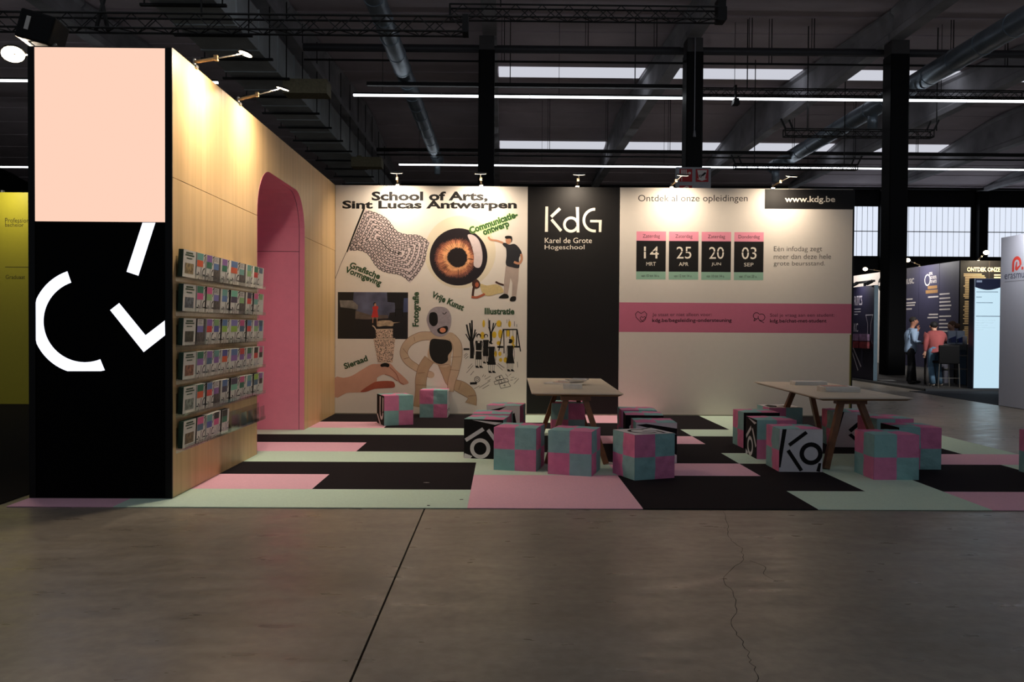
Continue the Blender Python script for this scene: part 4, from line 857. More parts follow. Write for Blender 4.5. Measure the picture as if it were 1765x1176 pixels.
def cube_stool(x, y, rz, faces, lb, seed):
    t = local(thing('cube_stool', (x, y, .009), lb, 'stool', 'fabric cube stools', R(rz)))
    rr = random.Random(seed); k = 16
    ph = [rr.uniform(0, 6) for _ in range(6)]
    b = MB(); b.box(-S_/2+.006, S_/2-.006, -S_/2+.006, S_/2-.006, .0, HC-.006); b.build('foam_core', fab_black, t)
    for fc in ('front', 'right', 'left', 'back', 'top'):
        kind = faces.get(fc, 'chk0'); mp = face_map(fc)
        def disp(u, v):
            e = (16*u*(1-u)*v*(1-v))**.5
            return e*(.008+.004*math.sin(9*u+5*v+ph[0])+.0032*math.sin(21*u-13*v+ph[1])+.0026*math.sin(27*v+7*u+ph[2]))+.001
        letter = not kind.startswith('chk')
        b = MB(); vs = [mp(i/k, j/k, disp(i/k, j/k) if not letter else .002) for j in range(k+1) for i in range(k+1)]
        b.v = vs
        for j in range(k):
            for i in range(k):
                b.f.append((j*(k+1)+i, j*(k+1)+i+1, (j+1)*(k+1)+i+1, (j+1)*(k+1)+i))
                q_ = (i >= k//2) ^ (j >= k//2)      # True for TL or BR
                if letter: b.m.append(0)
                else: b.m.append(0 if q_ == (kind == 'chk0') else 1)
        if letter: mats = [fab_white if kind[0] == 'W' else fab_black]
        else: mats = [fab_pink, fab_teal]
        o = b.build('top_panel' if fc == 'top' else 'side_panel', mats, t, smooth=True)
        o['_local'] = 1
        if letter and kind[1:]:
            flat('lettering', clip01(LETTERS[kind[1:]]), lambda u, v: mp(u, v, .0035), fab_black if kind[0] == 'W' else fab_white, o)
    return t
cubes = [
 (-1.696, 13.124, 22, dict(left='BU', front='chk0', top='chk1', right='chk1'), 'pink and teal cube stool alone on the carpet below the printed hand, its side black'),
 (-1.160, 14.243, -.5, dict(front='chk0', right='WU', top='chk1'), 'pink and teal cube stool pushed against the poster wall under the doll'),
 (.058, 11.593, -11, dict(front='WD', right='chk0', top='chk1', left='chk0'), 'cube stool with white lettered front at the far left corner of the first table'),
 (-.117, 10.51, -5, dict(front='chk1', right='chk0', top='chk1'), 'cube stool in the middle of the left side of the first table'),
 (-.177, 9.898, -10, dict(front='Bb', right='chk1', top='chk0', left='chk0'), 'cube stool with black front and white ring letter'),
 (.193, 9.098, -13.7, dict(front='chk0', right='chk0', top='chk1'), 'pink and teal cube stool in front of the black ring letter stool'),
 (.776, 8.836, -17.7, dict(front='chk1', right='chk1', top='chk0'), 'pink and teal cube stool in the middle of the front of the first table'),
 (1.477, 8.634, 20.4, dict(left='chk1', front='chk0', top='WG', right='chk1'), 'cube stool turned corner first with a white lettered top'),
 (.946, 11.995, -1.5, dict(front='chk1', top='chk1'), 'cube stool behind the legs of the first table'),
 (1.80, 11.06, -2, dict(left='chk1', front='chk0', top='chk1', right='WX'), 'cube stool farthest back of three along the right of first table'),
 (1.780, 10.45, -5, dict(left='B', front='BX', top='chk1', right='chk0'), 'cube stool with black side, middle of three along the right of first table'),
 (1.770, 9.662, -1.9, dict(left='chk0', front='Wband', top='chk1', right='chk0'), 'cube stool with black band across its white front, nearest of three'),
 (3.332, 10.843, 1.1, dict(left='chk0', front='BX', top='chk0'), 'cube stool at the far left of second table, its front black'),
 (3.863, 11.50, 2.8, dict(front='chk0', top='WX', left='chk1'), 'cube stool with white lettered top behind second table leg'),
 (3.245, 9.967, -1, dict(left='Bb', front='chk1', top='chk0'), 'cube stool with teal front and black lettered side beside the second table'),
 (3.224, 9.114, -1, dict(left='chk0', front='WKa', top='chk0'), 'cube stool with big black letters on its white front'),
 (4.568, 10.977, -4, dict(left='chk0', front='WK', top='chk0'), 'cube stool with white lettered front seen between the second table legs'),
 (4.74, 10.20, 4, dict(left='chk0', front='chk1', top='chk1'), 'cube stool in shade on right side of the second table, middle one'),
 (4.611, 9.30, -1.1, dict(left='B', front='chk1', top='chk0', right='chk0'), 'pink and teal cube stool just behind the front stool of second table'),
 (4.043, 8.667, .1, dict(left='chk0', front='chk1', top='chk0'), 'pink and teal cube stool standing in front of the second table'),
 (5.893, 8.764, 0, dict(left='chk0', front='chk1', top='chk0'), 'cube stool cut off by the edge of the picture'),
]
for i, (x, y, r_, f_, lb) in enumerate(cubes): cube_stool(x, y, r_, f_, lb, i)

# ------------------------------------------------------------------ tables and printed matter on them
top_m = M('pale laminate', (206, 192, 172), .45, var=.04); edge_m = M('plywood edge', (150, 116, 78), .6); leg_m = M('stained oak', (118, 78, 48), .5, var=.2, scale=14)
def table(cx, cy, corners, lxs, feet, lb):
    t = thing('table', (cx, cy, .009), lb, 'table')
    z = .80
    b = MB(); b.prism(corners, 'z', z-.012, z); b.build('tabletop', top_m, t)
    c2 = [(cx+(x-cx)*.985, cy+(y-cy)*.994) for x, y in corners]
    c3 = [(cx+(x-cx)*.90, cy+(y-cy)*.965) for x, y in corners]
    b = MB(); n = 4; vs = [(x, y, z-.012) for x, y in c2]+[(x, y, z-.034) for x, y in c3]
    b.add(vs, [(0, 1, 2, 3), (7, 6, 5, 4)]+[(i, (i+1) % 4, 4+(i+1) % 4, 4+i) for i in range(4)]); b.build('tapered_underside', edge_m, t)
    yf, yr = feet
    b = MB(); b.bar((lxs[0], yf+.2, z-.06), (lxs[1], yr-.2, z-.06), .12, .05); b.build('underframe', leg_m, t)
    for yy, sg_, lx in ((yf, 1, lxs[0]), (yr, -1, lxs[1])):
        b = MB(); b.box(lx-.17, lx+.17, yy+sg_*.12, yy+sg_*.22, z-.085, z-.034); b.build('cross_rail', leg_m, t)
        for sx in (-1, 1):
            b = MB(); b.bar((lx+sx*.335, yy, .012), (lx+sx*.105, yy+sg_*.17, z-.06), .062, .07, (0, 1, 0)); b.build('leg', leg_m, t)
    return t
table(.88, 10.85, [(.335, 9.44), (1.373, 9.37), (1.445, 12.16), (.363, 12.2)], (.84, .91), (9.32, 12.0), 'first pale table in front of the black logo panel')
table(4.02, 10.3, [(3.455, 8.99), (4.498, 9.02), (4.547, 11.57), (3.558, 11.67)], (3.90, 4.10), (9.07, 11.45), 'second pale table before the white information wall')
mag = [M('magazine cover grey', (188, 186, 190), .4, var=.5, scale=30), M('magazine cover white', (216, 212, 210), .4, var=.1), M('magazine cover rose', (196, 130, 118), .4, var=.4, scale=20), M('magazine cover dark', (66, 64, 70), .4, var=.5, scale=40)]
def booklet(x, y, z, w_, d_, h_, rz, m, lb, group):
    t = local(thing('booklet', (x, y, z), lb, 'booklet', group, R(rz)))
    b = MB(); b.box(-w_/2, w_/2, -d_/2, d_/2, 0, h_*.9); b.build('pages', paper_w, t)
    b = MB(); b.box(-w_/2, w_/2+.001, -d_/2-.001, d_/2, h_*.9, h_); b.build('cover', m, t)
rr = random.Random(3)
def pile(x, y, n, w_, d_, h_, rz, jit, names, group):
    z = .801
    for i in range(n):
        booklet(x+rr.uniform(-jit, jit), y+rr.uniform(-jit, jit), z, w_, d_, h_, rz+rr.uniform(-4, 4)*(jit*100), mag[(i*3+n) % 4 if i == n-1 else 1], names[0] if i == n-1 else ('lowest ', 'second lowest ', 'third lowest ', 'fourth lowest ')[i]+names[1], group); z += h_+.0004
pile(.86, 10.15, 4, .23, .17, .014, -2, .003, ('booklet on top of the neat pile nearest the table front, first table', 'white booklet within the neat pile on the first table'), 'neat pile on first table')
pile(.72, 10.95, 2, .21, .28, .008, 62, .006, ('white magazine at the outer end of the fanned magazines', 'magazine under the outer end of the fan on the first table'), 'outer magazines of the fan')
fan_l = ['rose magazine in the fanned spread on the first table', 'grey magazine in the middle of the fanned spread', 'dark magazine in the fanned spread next to the pile', 'speckled magazine at the inner end of the fan']
for i in range(4): booklet(.84+.055*i, 10.93-.03*i,   .8175+.015*i, .21, .28, .014, 50-22*i, mag[(2, 0, 3, 0)[i]], fan_l[i], 'fanned magazines on first table')
for i in range(2): booklet(.92+.06*i, 11.3+.03*i, .801+.009*i, .2, .27, .008, 30+25*i, mag[(3, 0)[i]], ('dark magazine lying behind the fan', 'grey magazine on top behind the fan')[i], 'magazines behind the fan')
pile(4.10, 11.05, 4, .43, .2, .012, 0, .004, ('white booklet on top of the farther pile on second table', 'white booklet within the farther pile on second table'), 'farther pile on second table')
pile(4.05, 9.95, 4, .42, .26, .014, 3, .004, ('booklet with rose picture on top of nearer pile, second table', 'white booklet within the nearer pile on second table'), 'nearer pile on second table')
booklet(4.02, 10.0, .801+4*.0144, .3, .2, .005, -6, mag[2], 'rose picture booklet lying loose on the nearer pile, second table', 'nearer pile on second table')
# small litter on the carpet
def scrap(x, y, pts_, m, lb, cat, z=.0095):
    b = MB(); b.prism([(x+px, y+py) for px, py in pts_], 'z', z, z+.002); o = b.build('paper_scrap', m, None, (x, y, z)); tag(o, lb, cat); return o
o = scrap(1.21, 9.40, [(-.06, -.07), (.05, -.09), (.08, .03), (-.02, .09), (-.08, .03)], paper_w, 'crumpled white tag with black mark beside the first table leg', 'litter')
flat('black_mark', bar2((-.05, .0), (.03, -.04), .02), lambda x, y: (1.21+x, 9.40+y, .0122), ink, o)
scrap(-.743, 8.17, [(-.03, 0), (.0, -.006), (.03, .0), (0, .008)], paper_w, 'tiny white scrap on the black carpet tile', 'litter')
scrap(-.63, 7.13, [(-.012, -.012), (.012, -.012), (.012, .012), (-.012, .012)], ink, 'small black dot of dirt at the front carpet edge', 'litter')
scrap(-.36, 7.38, [(-.015, -.01), (.015, -.012), (.018, .01), (-.01, .012)], M('grit', (90, 96, 84), .9), 'grey speck on the front mint carpet tile', 'litter')

# ------------------------------------------------------------------ neighbouring stands, left
b = MB(); b.box(-12.5, -4.3, 7.1, 18, 0, .008); tag(b.build('aisle_carpet', M('dark brown carpet', (34, 30, 26), .95, spec=.1), None, (-8, 12, 0)), 'dark carpet beneath the yellow wall', 'carpet')
ye = thing('yellow_wall', (-9.5, 16, 0), 'yellow stand wall with small printed course names', 'wall panel')
b = MB(); b.box(-12, -8.3, 16, 16.08, .01, 4.06); b.build('board', M('yellow print', (206, 190, 48), .45, var=.02), ye)
YM = lambda l: (lambda x, y: (-9.616+(x)*.01119, 16-.0015*l, 4.066-(y-331)*.01110))
br_ink = M('brown ink', (86, 76, 24), .6)
flat('lettering', text2('Professionele', 8.5, 375.5, 61, 383.5), YM(1), br_ink, ye); flat('lettering', text2('bachelor', 8.5, 384, 40, 390.5), YM(1), br_ink, ye)
flat('lettering', text2('Graduaat', 9, 473.5, 42, 480.5), YM(1), br_ink, ye); flat('rule', rect(8, 459.5, 78, 460.4), YM(1), br_ink, ye)
b = MB(); b.box(-9.6, -9.56, 16.0, 16.06, 4.06, 4.1); b.build('clamp', chrome, ye)
lamp('yellow_wall_light', (-9.3, 15.3, 4.3), (-9.3, 16, 2.7), .3, 11, (1, .95, .8), 165)

# ------------------------------------------------------------------ neighbouring stands, right
aisle = M('charcoal carpet', (44, 46, 52), .9, var=.1, spec=.15)
b = MB(); b.box(10.2, 20, 12, 20.66, 0, .008); tag(b.build('aisle_carpet', aisle, None, (12, 16, 0)), 'charcoal carpet in the aisle before the glowing kiosk', 'carpet')
pf = thing('platform', (14, 25, 0), 'low dark platform under the navy booth', 'platform')
b = MB(); b.box(10.62, 20, 20.7, 40, .0, .055); b.build('deck', M('platform floor', (48, 46, 44), .7, var=.2), pf)
b = MB(); b.box(10.60, 10.62, 20.68, 40, .0, .06); b.box(10.60, 20, 20.68, 20.70, .0, .06); b.build('edge_trim', M('trim grey', (96, 100, 104), .4, metal=.5), pf)
ew = thing('white_stand_wall', (10.2, 13, 0), 'tall white stand wall with orange letter emblem at the edge', 'wall panel')
b = MB(); b.box(10.16, 10.26, 8.5, 16.85, .01, 3.43); b.build('board', M('white wall print', (200, 200, 212), .5, var=.01), ew)
EM = lambda l: (lambda u, z: (10.16-.0015*l, 16.85-u, z))
flat('emblem', arc2(.53, 2.86, .15, .085, -15, 180, 18)+[[(.38, 2.71), (.445, 2.71), (.445, 2.86), (.38, 2.86)], [(.47, 2.76), (.53, 2.72), (.665, 2.815), (.62, 2.83), (.535, 2.79), (.55, 2.9), (.51, 2.9)]]+rect(.68, 2.735, .74, 2.79), EM(1), M('orange red print', (236, 78, 66), .5), ew)
def up2(p): return [[(x, -y) for x, y in q_] for q_ in p]
flat('lettering', up2(text2('erasmus', .14, -2.675, .86, -2.575, -.004)), EM(1), M('navy ink', (34, 40, 70), .5), ew)
flat('small_print', rect(.14, 2.515, .86, 2.53), EM(1), M('pale grey ink', (150, 150, 160), .5), ew)
lamp('white_wall_light', (9.5, 15.6, 3.75), (10.16, 15.6, 2.6), .25, 26, (.95, .97, 1), 165)
# kiosk
kx = thing('kiosk', (12.2, 20.75, 0), 'glowing pale blue information totem with a dark curved top', 'kiosk')
b = MB(); b.box(11.83, 12.52, 20.72, 20.95, .06, 2.84); b.build('housing', M('kiosk housing', (40, 46, 60), .4), kx)
flat('lit_panel', rect(11.85, .08, 12.50, 2.82), lambda x, z: (x, 20.715, z), M('pale blue lightbox', (196, 226, 242), emit=1.0), kx)
flat('header', [[(11.85, 2.82), (12.50, 2.82), (12.50, 2.62)]+[(12.5-.65*i/12, 2.62-.07*math.sin(math.pi*i/12)) for i in range(1, 13)]], lambda x, z: (x, 20.710, z), M('navy header print', (8, 14, 34), .7, spec=.1), kx)
flat('header_logo', rect(11.88, 2.74, 12.02, 2.79), lambda x, z: (x, 20.706, z), M('pale blue mark', (150, 170, 205), emit=.5), kx)
gi = M('grey blue ink', (96, 118, 134), .5)
flat('text_line', [p for z, l in ((2.49, .55), (2.36, .14), (2.22, .42), (1.88, .62)) for p in rect(11.88, z, 11.88+l, z+.022)], lambda x, z: (x, 20.708, z), gi, kx)
flat('text_line', [p for z, l in ((1.78, .5), (1.72, .45), (1.66, .3), (1.6, .48), (1.55, .2)) for p in rect(11.88, z, 11.88+l, z+.008)], lambda x, z: (x, 20.708, z), M('faint ink', (160, 190, 205), .5), kx)
# navy booth walls
nvm = M('navy print', (62, 60, 86), .5, var=.04); nv = thing('navy_booth_wall', (16.6, 32, 0), 'navy booth wall with rows of white course names', 'wall panel')
for y0, y1 in ((30, 31.45), (31.45, 33.0), (33.0, 34.55), (34.55, 35.4)):
    b = MB(); b.box(16.62, 16.7, y0+.01, y1-.01, .06, 4.06); b.build('wall_board', nvm, nv)
NM = lambda x, z: (16.615, x, z)
flat('lettering', [[(34.15-(x), -y) for x, y in p] for p in text2('MUSIC', 0, -3.62, .75, -3.40, .02)], NM, wht_s, nv)
flat('round_emblem', [[(32.95+.0-(x), z) for x, z in p] for p in arc2(.62, 3.48, .23, .18)]+[[(32.95-x, -y) for x, y in p] for p in text2('ROYAL', .75, -3.78, 1.0, -3.66, .02)+text2('SCHOOL', .85, -3.62, 1.3, -3.50, .02)+text2('OF ARTS', .85, -3.46, 1.3, -3.34, .02)], NM, wht_s, nv)
gold = M('gold print', (176, 132, 84), .5); flat('gold_title', rect(31.55, 2.95, 32.45, 3.08)+rect(31.6, 3.12, 32.3, 3.24), NM, gold, nv)
tl = []
r9 = random.Random(5)
for z in [2.86, 2.7, 2.56, 2.42, 2.28, 2.02, 1.88, 1.74, 1.6, 1.46, 1.06, .92]: tl += rect(31.45-r9.uniform(.5, .9), z, 31.42, z+.055)
for z in [2.78, 2.1, 1.98, 1.32, 1.2, 1.06]: tl += rect(31.5, z, 31.5+r9.uniform(.6, .95), z+.055)
for z in [2.75, 2.6, 2.5, 2.35]: tl += rect(34.1-r9.uniform(.5, .9), z, 34.0, z+.055)
flat('text_line', tl, NM, wht_s, nv)
bk = thing('black_booth_wall', (18, 30, 0), 'black booth wall with gold headline and dense lists', 'wall panel')
b = MB(); b.box(16.62, 20.5, 30.0, 30.08, .06, 4.06); b.build('board', black_print, bk)
BM = lambda l: (lambda x, z: (x, 30-.002*l, z))
flat('lettering', up2(text2('ONTDEK ONZE OPLEIDINGEN', 16.86, -3.82, 19.2, -3.66, .03)), BM(1), M('cream print', (232, 214, 168), .5), bk)
tl = []
z = 3.55
while z > .9:
    if r9.random() > .12: tl += rect(16.74+(.0 if r9.random() < .2 else .05), z, 17.15+r9.uniform(.0, .4), z+.036)
    z -= .062
flat('text_line', tl, BM(1), M('tan print', (170, 148, 112), .5), bk)
tl = []; z = 3.52
while z > 2.6: tl += rect(17.85, z, 18.2+r9.uniform(0, .2), z+.045); z -= .09
flat('text_line', tl, BM(1), M('cream print'), bk)
flat('seam', rect(17.66, .1, 17.68, 4.05), BM(1), M('brown seam', (54, 44, 36), .5), bk)
wb = thing('white_booth_wall', (16.6, 38, 0), 'white lit booth wall with a round badge behind the navy banner', 'wall panel')
b = MB(); b.box(16.62, 16.7, 35.45, 42, .06, 4.06); b.build('board', M('white booth print', (228, 220, 214), .5), wb)
flat('badge', disc2(36.35, 3.52, .26, .3), NM, M('dark badge print', (40, 40, 40), .5), wb); flat('badge', rect(36.15, 3.46, 36.55, 3.6), lambda x, z: (16.612, x, z), wht_s, wb)
lamp('banner_light', (10.35, 24.6, 3.05), (10.72, 24.6, 1.7), .3, 13, (1, .97, .95), 150)
lamp('white_booth_light', (14.6, 38, 5.4), (16.6, 37.5, 2), 1.5, 150, (1, .92, .85), 170)
lamp('added_booth_fill', (11.7, 17.2, 4.3), (11.9, 22.6, 1.0), .4, 38, (1, .97, .93), 60)  # added fill lamp without a fixture, brightens the visitors at the counter
lamp('navy_booth_light', (15.6, 32.3, 4.3), (16.6, 32.3, 2.8), .4, 45, (1, .97, .95), 165)
lamp('black_booth_light', (17.6, 29.0, 4.4), (17.6, 30, 2.6), .3, 80, (1, .85, .62), 165)
arm_light((16.64, 36.4, 4.06), (15.9, 36.3, 4.18), (9, 12, 0), 'small lit spotlight above the white booth wall', 0, real=False, head=.11)
arm_light((16.64, 33.0, 4.06), (16.1, 32.9, 4.30), (9, 12, 0), 'small lit spotlight above the navy booth wall', 0, real=False, head=.11)
arm_light((17.3, 30.05, 4.06), (17.2, 29.4, 4.30), (9, 12, 0), 'small lit spotlight above the black booth wall', 0, real=False, head=.11)
# navy banner tower
nb_ = thing('navy_banner', (10.8, 24.6, .055), 'free standing navy banner panel with brochure pockets and slanted white strokes', 'banner')
b = MB(); b.box(10.72, 10.82, 23.85, 25.35, .06, 2.82); b.build('panel', M('dark navy print', (30, 28, 48), .5), nb_)
b = MB(); b.box(10.715, 10.825, 23.83, 23.85, .06, 2.82); b.build('edge_profile', M('pale blue edge', (96, 118, 132), .4, metal=.3), nb_)
BN = lambda u, z: (10.717, 25.35-u, z)
lg = M('light grey ink', (178, 172, 180), .5)
flat('lettering', up2(text2('RITCS', .16, -2.55, .70, -2.26, 0)), BN, lg, nb_)
flat('text_line', rect(.16, 2.14, .6, 2.16)+rect(.16, 2.06, .6, 2.08)+rect(.16, 1.98, .4, 2.0)+rect(.42, 1.34, .85, 1.36)+rect(.42, 1.27, .9, 1.29)+rect(.42, 1.2, .7, 1.22), BN, lg, nb_)
flat('lettering', up2(text2('KC', .14, -1.72, .44, -1.46, 0)+text2('B', .22, -1.40, .40, -1.16, 0)), BN, lg, nb_)
flat('tower_outline', bar2((.95, 1.96), (1.45, 1.96), .03)+bar2((.97, 1.95), (1.1, 1.7), .02)+bar2((1.42, 1.95), (1.3, 1.7), .02)+bar2((1.1, 1.7), (1.1, 1.15), .02)+bar2((1.3, 1.7), (1.3, 1.3), .02)+bar2((1.3, 1.3), (1.42, 1.12), .02), BN, lg, nb_)
flat('stroke_mark', bar2((.08, .98), (.55, 1.16), .05)+bar2((.10, .98), (.68, .42), .06)+bar2((.0, .9), (.48, .3), .06), BN, lg, nb_)
for k_, (za, c1) in enumerate(((.98+.22, 'violet'), (.98, 'red'))):
    for s_ in range(2):
        b = MB(); b.box(10.62, 10.715, 24.05+s_*.62, 24.58+s_*.62, za, za+.2); b.build('brochure_pocket', M('pocket '+c1, (120, 92, 120) if k_ == 0 else (112, 42, 48), .4, var=.5, scale=9), nb_)
b = MB(); b.bar((10.77, 24.0, 2.95), (10.77, 25.2, 2.95), .08, .06); b.bar((10.77, 24.6, 2.82), (10.77, 24.6, 2.95), .06)
for yv in (24.1, 25.1): b.tube((10.77, yv, 2.95), (10.6, yv, 2.86), .05)
b.build('clip_lamp_bar', black_metal, nb_)
b = MB(); b.prism([(11.0, 23.9), (11.35, 23.75), (11.45, 24.2), (11.05, 24.4)], 'z', .056, .062); tag(b.build('paper_sheet', paper_w, None, (11.2, 24, .056)), 'white sheet of paper on the platform beside the navy banner', 'paper')

# counter, stool, things on the counter
gry = M('counter grey', (74, 74, 84), .5); ct = thing('counter', (12.0, 22.2, .055), 'tall grey counter behind the black bar stool', 'counter')
b = MB(); b.box(11.5, 12.42, 21.9, 22.5, 1.12, 1.16); b.build('countertop', M('counter top', (60, 58, 60), .4), ct)
b = MB(); b.box(11.58, 12.02, 21.95, 21.98, .12, 1.12); b.build('front_panel', gry, ct)
for x in (11.52, 12.38):
    for y_ in (21.93, 22.46): b = MB(); b.bar((x, y_, .056), (x, y_, 1.12), .045); b.build('leg', M('frame grey', (84, 80, 76), .4, metal=.5), ct)
b = MB(); b.bar((11.52, 21.93, .5), (12.38, 21.93, .5), .03); b.bar((12.04, 21.93, .86), (12.38, 21.93, .86), .03); b.build('rail', M('frame grey'), ct)
st = thing('bar_stool', (11.5, 21.4, .055), 'black backed bar stool on slim metal legs at the counter', 'stool')
b = MB(); b.rbox(11.22, 11.76, 21.18, 21.24, .66, 1.15, .025); b.build('backrest', black_paint, st)
b = MB(); b.rbox(11.24, 11.74, 21.2, 21.62, .68, .74, .02); b.build('seat', black_paint, st)
for x, y_ in ((11.24, 21.2), (11.74, 21.2), (11.28, 21.62), (11.7, 21.62)):
    b = MB(); b.tube((x, y_, .7), (x+(.03 if x > 11.5 else -.03), y_, .056), .013); b.build('leg', chrome, st)
b = MB(); b.bar((11.22, 21.2, .3), (11.76, 21.2, .3), .015); b.build('foot_rail', chrome, st)
bc = thing('blue_cabinet', (12.35, 22.9, .055), 'narrow pale blue cabinet between the counter and glowing kiosk', 'cabinet')
b = MB(); b.box(12.46, 12.9, 22.0, 22.6, .06, 1.0); b.build('body', M('cabinet blue', (84, 112, 140), .5), bc)
b = MB(); b.box(12.44, 12.92, 21.98, 22.62, 1.0, 1.16); b.build('top', M('cabinet white', (180, 196, 210), .5), bc)
blu = M('holder blue', (44, 58, 120), .4)
for i, x in enumerate((12.10, 12.34)):
    h_ = thing('leaflet_holder', (x, 22.2, 1.16), ('white and blue leaflet stand nearer the brown haired woman' if i == 0 else 'white and blue leaflet stand nearer the kiosk'), 'leaflet stand', 'leaflet stands on counter')
    b = MB(); b.box(x-.1, x+.1, 22.2, 22.26, 1.162, 1.52); b.build('card', M('holder white', (190, 205, 225), .4), h_)
    b = MB(); b.prism([(x-.1, 1.3), (x+.1, 1.38), (x+.1, 1.3), (x+.1, 1.2), (x-.1, 1.2)], 'y', 22.18, 22.2); b.build('blue_swoosh', blu, h_)
b = MB(); b.lathe((12.05, 22.02, 1.162), [(.0, 0), (.06, 0), (.12, .06), (.13, .13), (.125, .13), (.11, .06), (.05, .012), (0, .012)]); tag(b.build('glass_bowl', ACRYL, None, (12.05, 22.02, 1.162), smooth=True), 'clear glass bowl on the counter', 'bowl')
b = MB(); b.lathe((12.36, 22.05, 1.162), [(0, 0), (.05, 0), (.055, .2), (.03, .22), (0, .22)]); tag(b.build('paper_cup', M('cup white', (214, 214, 220), .5), None, (12.36, 22.05, 1.162), smooth=True), 'white cup at the kiosk end of the counter', 'cup')
# further visitors and furniture seen through gaps: low white plinth behind the man
#b = MB(); b.box(11.6, 12.6, 26.0, 26.6, .06, .95); tag(b.build('plinth', M('plinth grey', (150, 146, 144), .6), None, (12.1, 26.3, .055)), 'pale plinth behind the man in the blue shirt', 'plinth')

# ------------------------------------------------------------------ people
def skin_mesh(name, joints, edges, mat, parent, sub=2):
    me = bpy.data.meshes.new(name+'_src'); ks = list(joints)
    me.from_pydata([joints[k][:3] for k in ks], [(ks.index(a), ks.index(b_)) for a, b_ in edges], [])
    o = bpy.data.objects.new(name+'_src', me); C.objects.link(o)
    o.modifiers.new('skin', 'SKIN'); sm = o.modifiers.new('sub', 'SUBSURF'); sm.levels = sub; sm.render_levels = sub
    for i, k in enumerate(ks):
        r_ = joints[k][3]; r_ = r_ if isinstance(r_, tuple) else (r_, r_)
        me.skin_vertices[0].data[i].radius = r_; me.skin_vertices[0].data[i].use_root = (i == 0)
    dg = bpy.context.evaluated_depsgraph_get(); dg.update(); m2 = bpy.data.meshes.new_from_object(o.evaluated_get(dg)); bpy.data.objects.remove(o)
    m2.materials.clear(); m2.materials.append(mat)
    for p in m2.polygons: p.use_smooth = True; p.material_index = 0
    r2 = bpy.data.objects.new(name, m2); C.objects.link(r2); r2.parent = parent; return r2
def chainE(*ks): return [(ks[i], ks[i+1]) for i in range(len(ks)-1)]
def person(loc, rz, lb, J, skin, shirt, trousers, shoes, hair, hairf, headc, face_dir=(0, 1, 0), bulk=1.0):
    t = local(thing('person', loc, lb, 'person', 'visitors at the booth', rz))
    E_ = chainE('pelvis', 'waist', 'chest', 'neckb', 'neck', 'jaw', 'head', 'crown')
    for s in 'LR':
        E_ += chainE('chest', 'sh'+s, 'el'+s, 'wr'+s, 'pa'+s)+chainE('pelvis', 'hip'+s, 'kn'+s, 'an'+s, 'toe'+s)
    B = {}
    rad = dict(pelvis=.10, waist=.09, chest=.10, neckb=.065, neck=.052, jaw=(.078, .088), head=(.105, .118), crown=(.080, .090), sh=.04, el=.036, wr=.026, pa=(.036, .018), hip=.085, kn=.055, an=.038, toe=.03)
    for k, v in J.items():
        B[k] = (*v, rad.get(k, rad.get(k[:-1])))
    # fingers and thumb
    for s in 'LR':
        w_, p_ = Vector(J['wr'+s]), Vector(J['pa'+s]); d = (p_-w_).normalized(); sd = d.cross(Vector((0, 1, 0)))
        if sd.length < .2: sd = d.cross(Vector((1, 0, 0)))
        sd.normalize(); nn = d.cross(sd)
        for i, (o_, l_) in enumerate(((-.027, .075), (-.009, .085), (.009, .08), (.027, .062))):
            a_ = p_+sd*o_; k1, k2 = 'f%s%d' % (s, i), 'g%s%d' % (s, i)
            B[k1] = (*(a_+d*l_*.55), .009); B[k2] = (*(a_+d*l_+nn*.012), .007); E_ += chainE('pa'+s, k1, k2)
        a_ = w_+(p_-w_)*.4; B['t'+s] = (*(a_+sd*-.04+d*.02), .011); B['u'+s] = (*(a_+sd*-.055+d*.055), .009); E_ += chainE('wr'+s, 't'+s, 'u'+s)
    skin_mesh('body', B, E_, skin, t)
    sj = {k: (*J[k], r_) for k, r_ in (('pelvis', (.155*bulk, .14*bulk)), ('waist', (.158*bulk, .142*bulk)), ('chest', (.175*bulk, .15*bulk)), ('neckb', .085))}
    sj['pelvis'] = (*(Vector(J['pelvis'])-Vector((0, 0, .15))), (.165*bulk, .15*bulk))
    e2 = chainE('pelvis', 'waist', 'chest', 'neckb')
    for s in 'LR':
        sj['sh'+s] = (*J['sh'+s], .085*bulk); sj['el'+s] = (*J['el'+s], .060*bulk); sj['wr'+s] = (*J['wr'+s], .042); e2 += chainE('chest', 'sh'+s, 'el'+s, 'wr'+s)
    skin_mesh('shirt', sj, e2, shirt, t)
    b = MB(); p0, p1 = Vector(J['pelvis']), Vector(J['chest']); n_ = 9
    prof = (.150, .158, .152, .150, .156, .168, .176, .165, .120); rings = []
    for i in range(n_):
        c_ = p0.lerp(p1, i/(n_-1)*1.22)+Vector((0, 0, -.09*(1-i/(n_-1)))); rings += [(c_.x+prof[i]*bulk*math.cos(k*math.pi/9), c_.y+prof[i]*bulk*math.sin(k*math.pi/9), c_.z) for k in range(18)]
    b.add(rings, [(j*18+k, j*18+(k+1) % 18, (j+1)*18+(k+1) % 18, (j+1)*18+k) for j in range(n_-1) for k in range(18)]); b.add(rings[-18:], [tuple(range(18))])
    b.build('shirt_body', shirt, t, smooth=True)
    b = MB(); p_ = Vector(J['pelvis']); b.ell((p_.x, p_.y, p_.z-.05), .145, .125, .16, 18, 12)
    for s in 'LR':
        hp, kn, an = Vector(J['hip'+s]), Vector(J['kn'+s]), Vector(J['an'+s])
        b.ell(tuple(hp+Vector((0, 0, -.03))), .096, .105, .13, 16, 10); b.tube(hp+Vector((0, 0, -.05)), kn, .102, .076, 18, False); b.ell(tuple(kn), .076, .076, .09, 16, 10); b.tube(kn, an+Vector((0, 0, -.02)), .076, .074, 18)
    b.build('trousers', trousers, t, smooth=True)
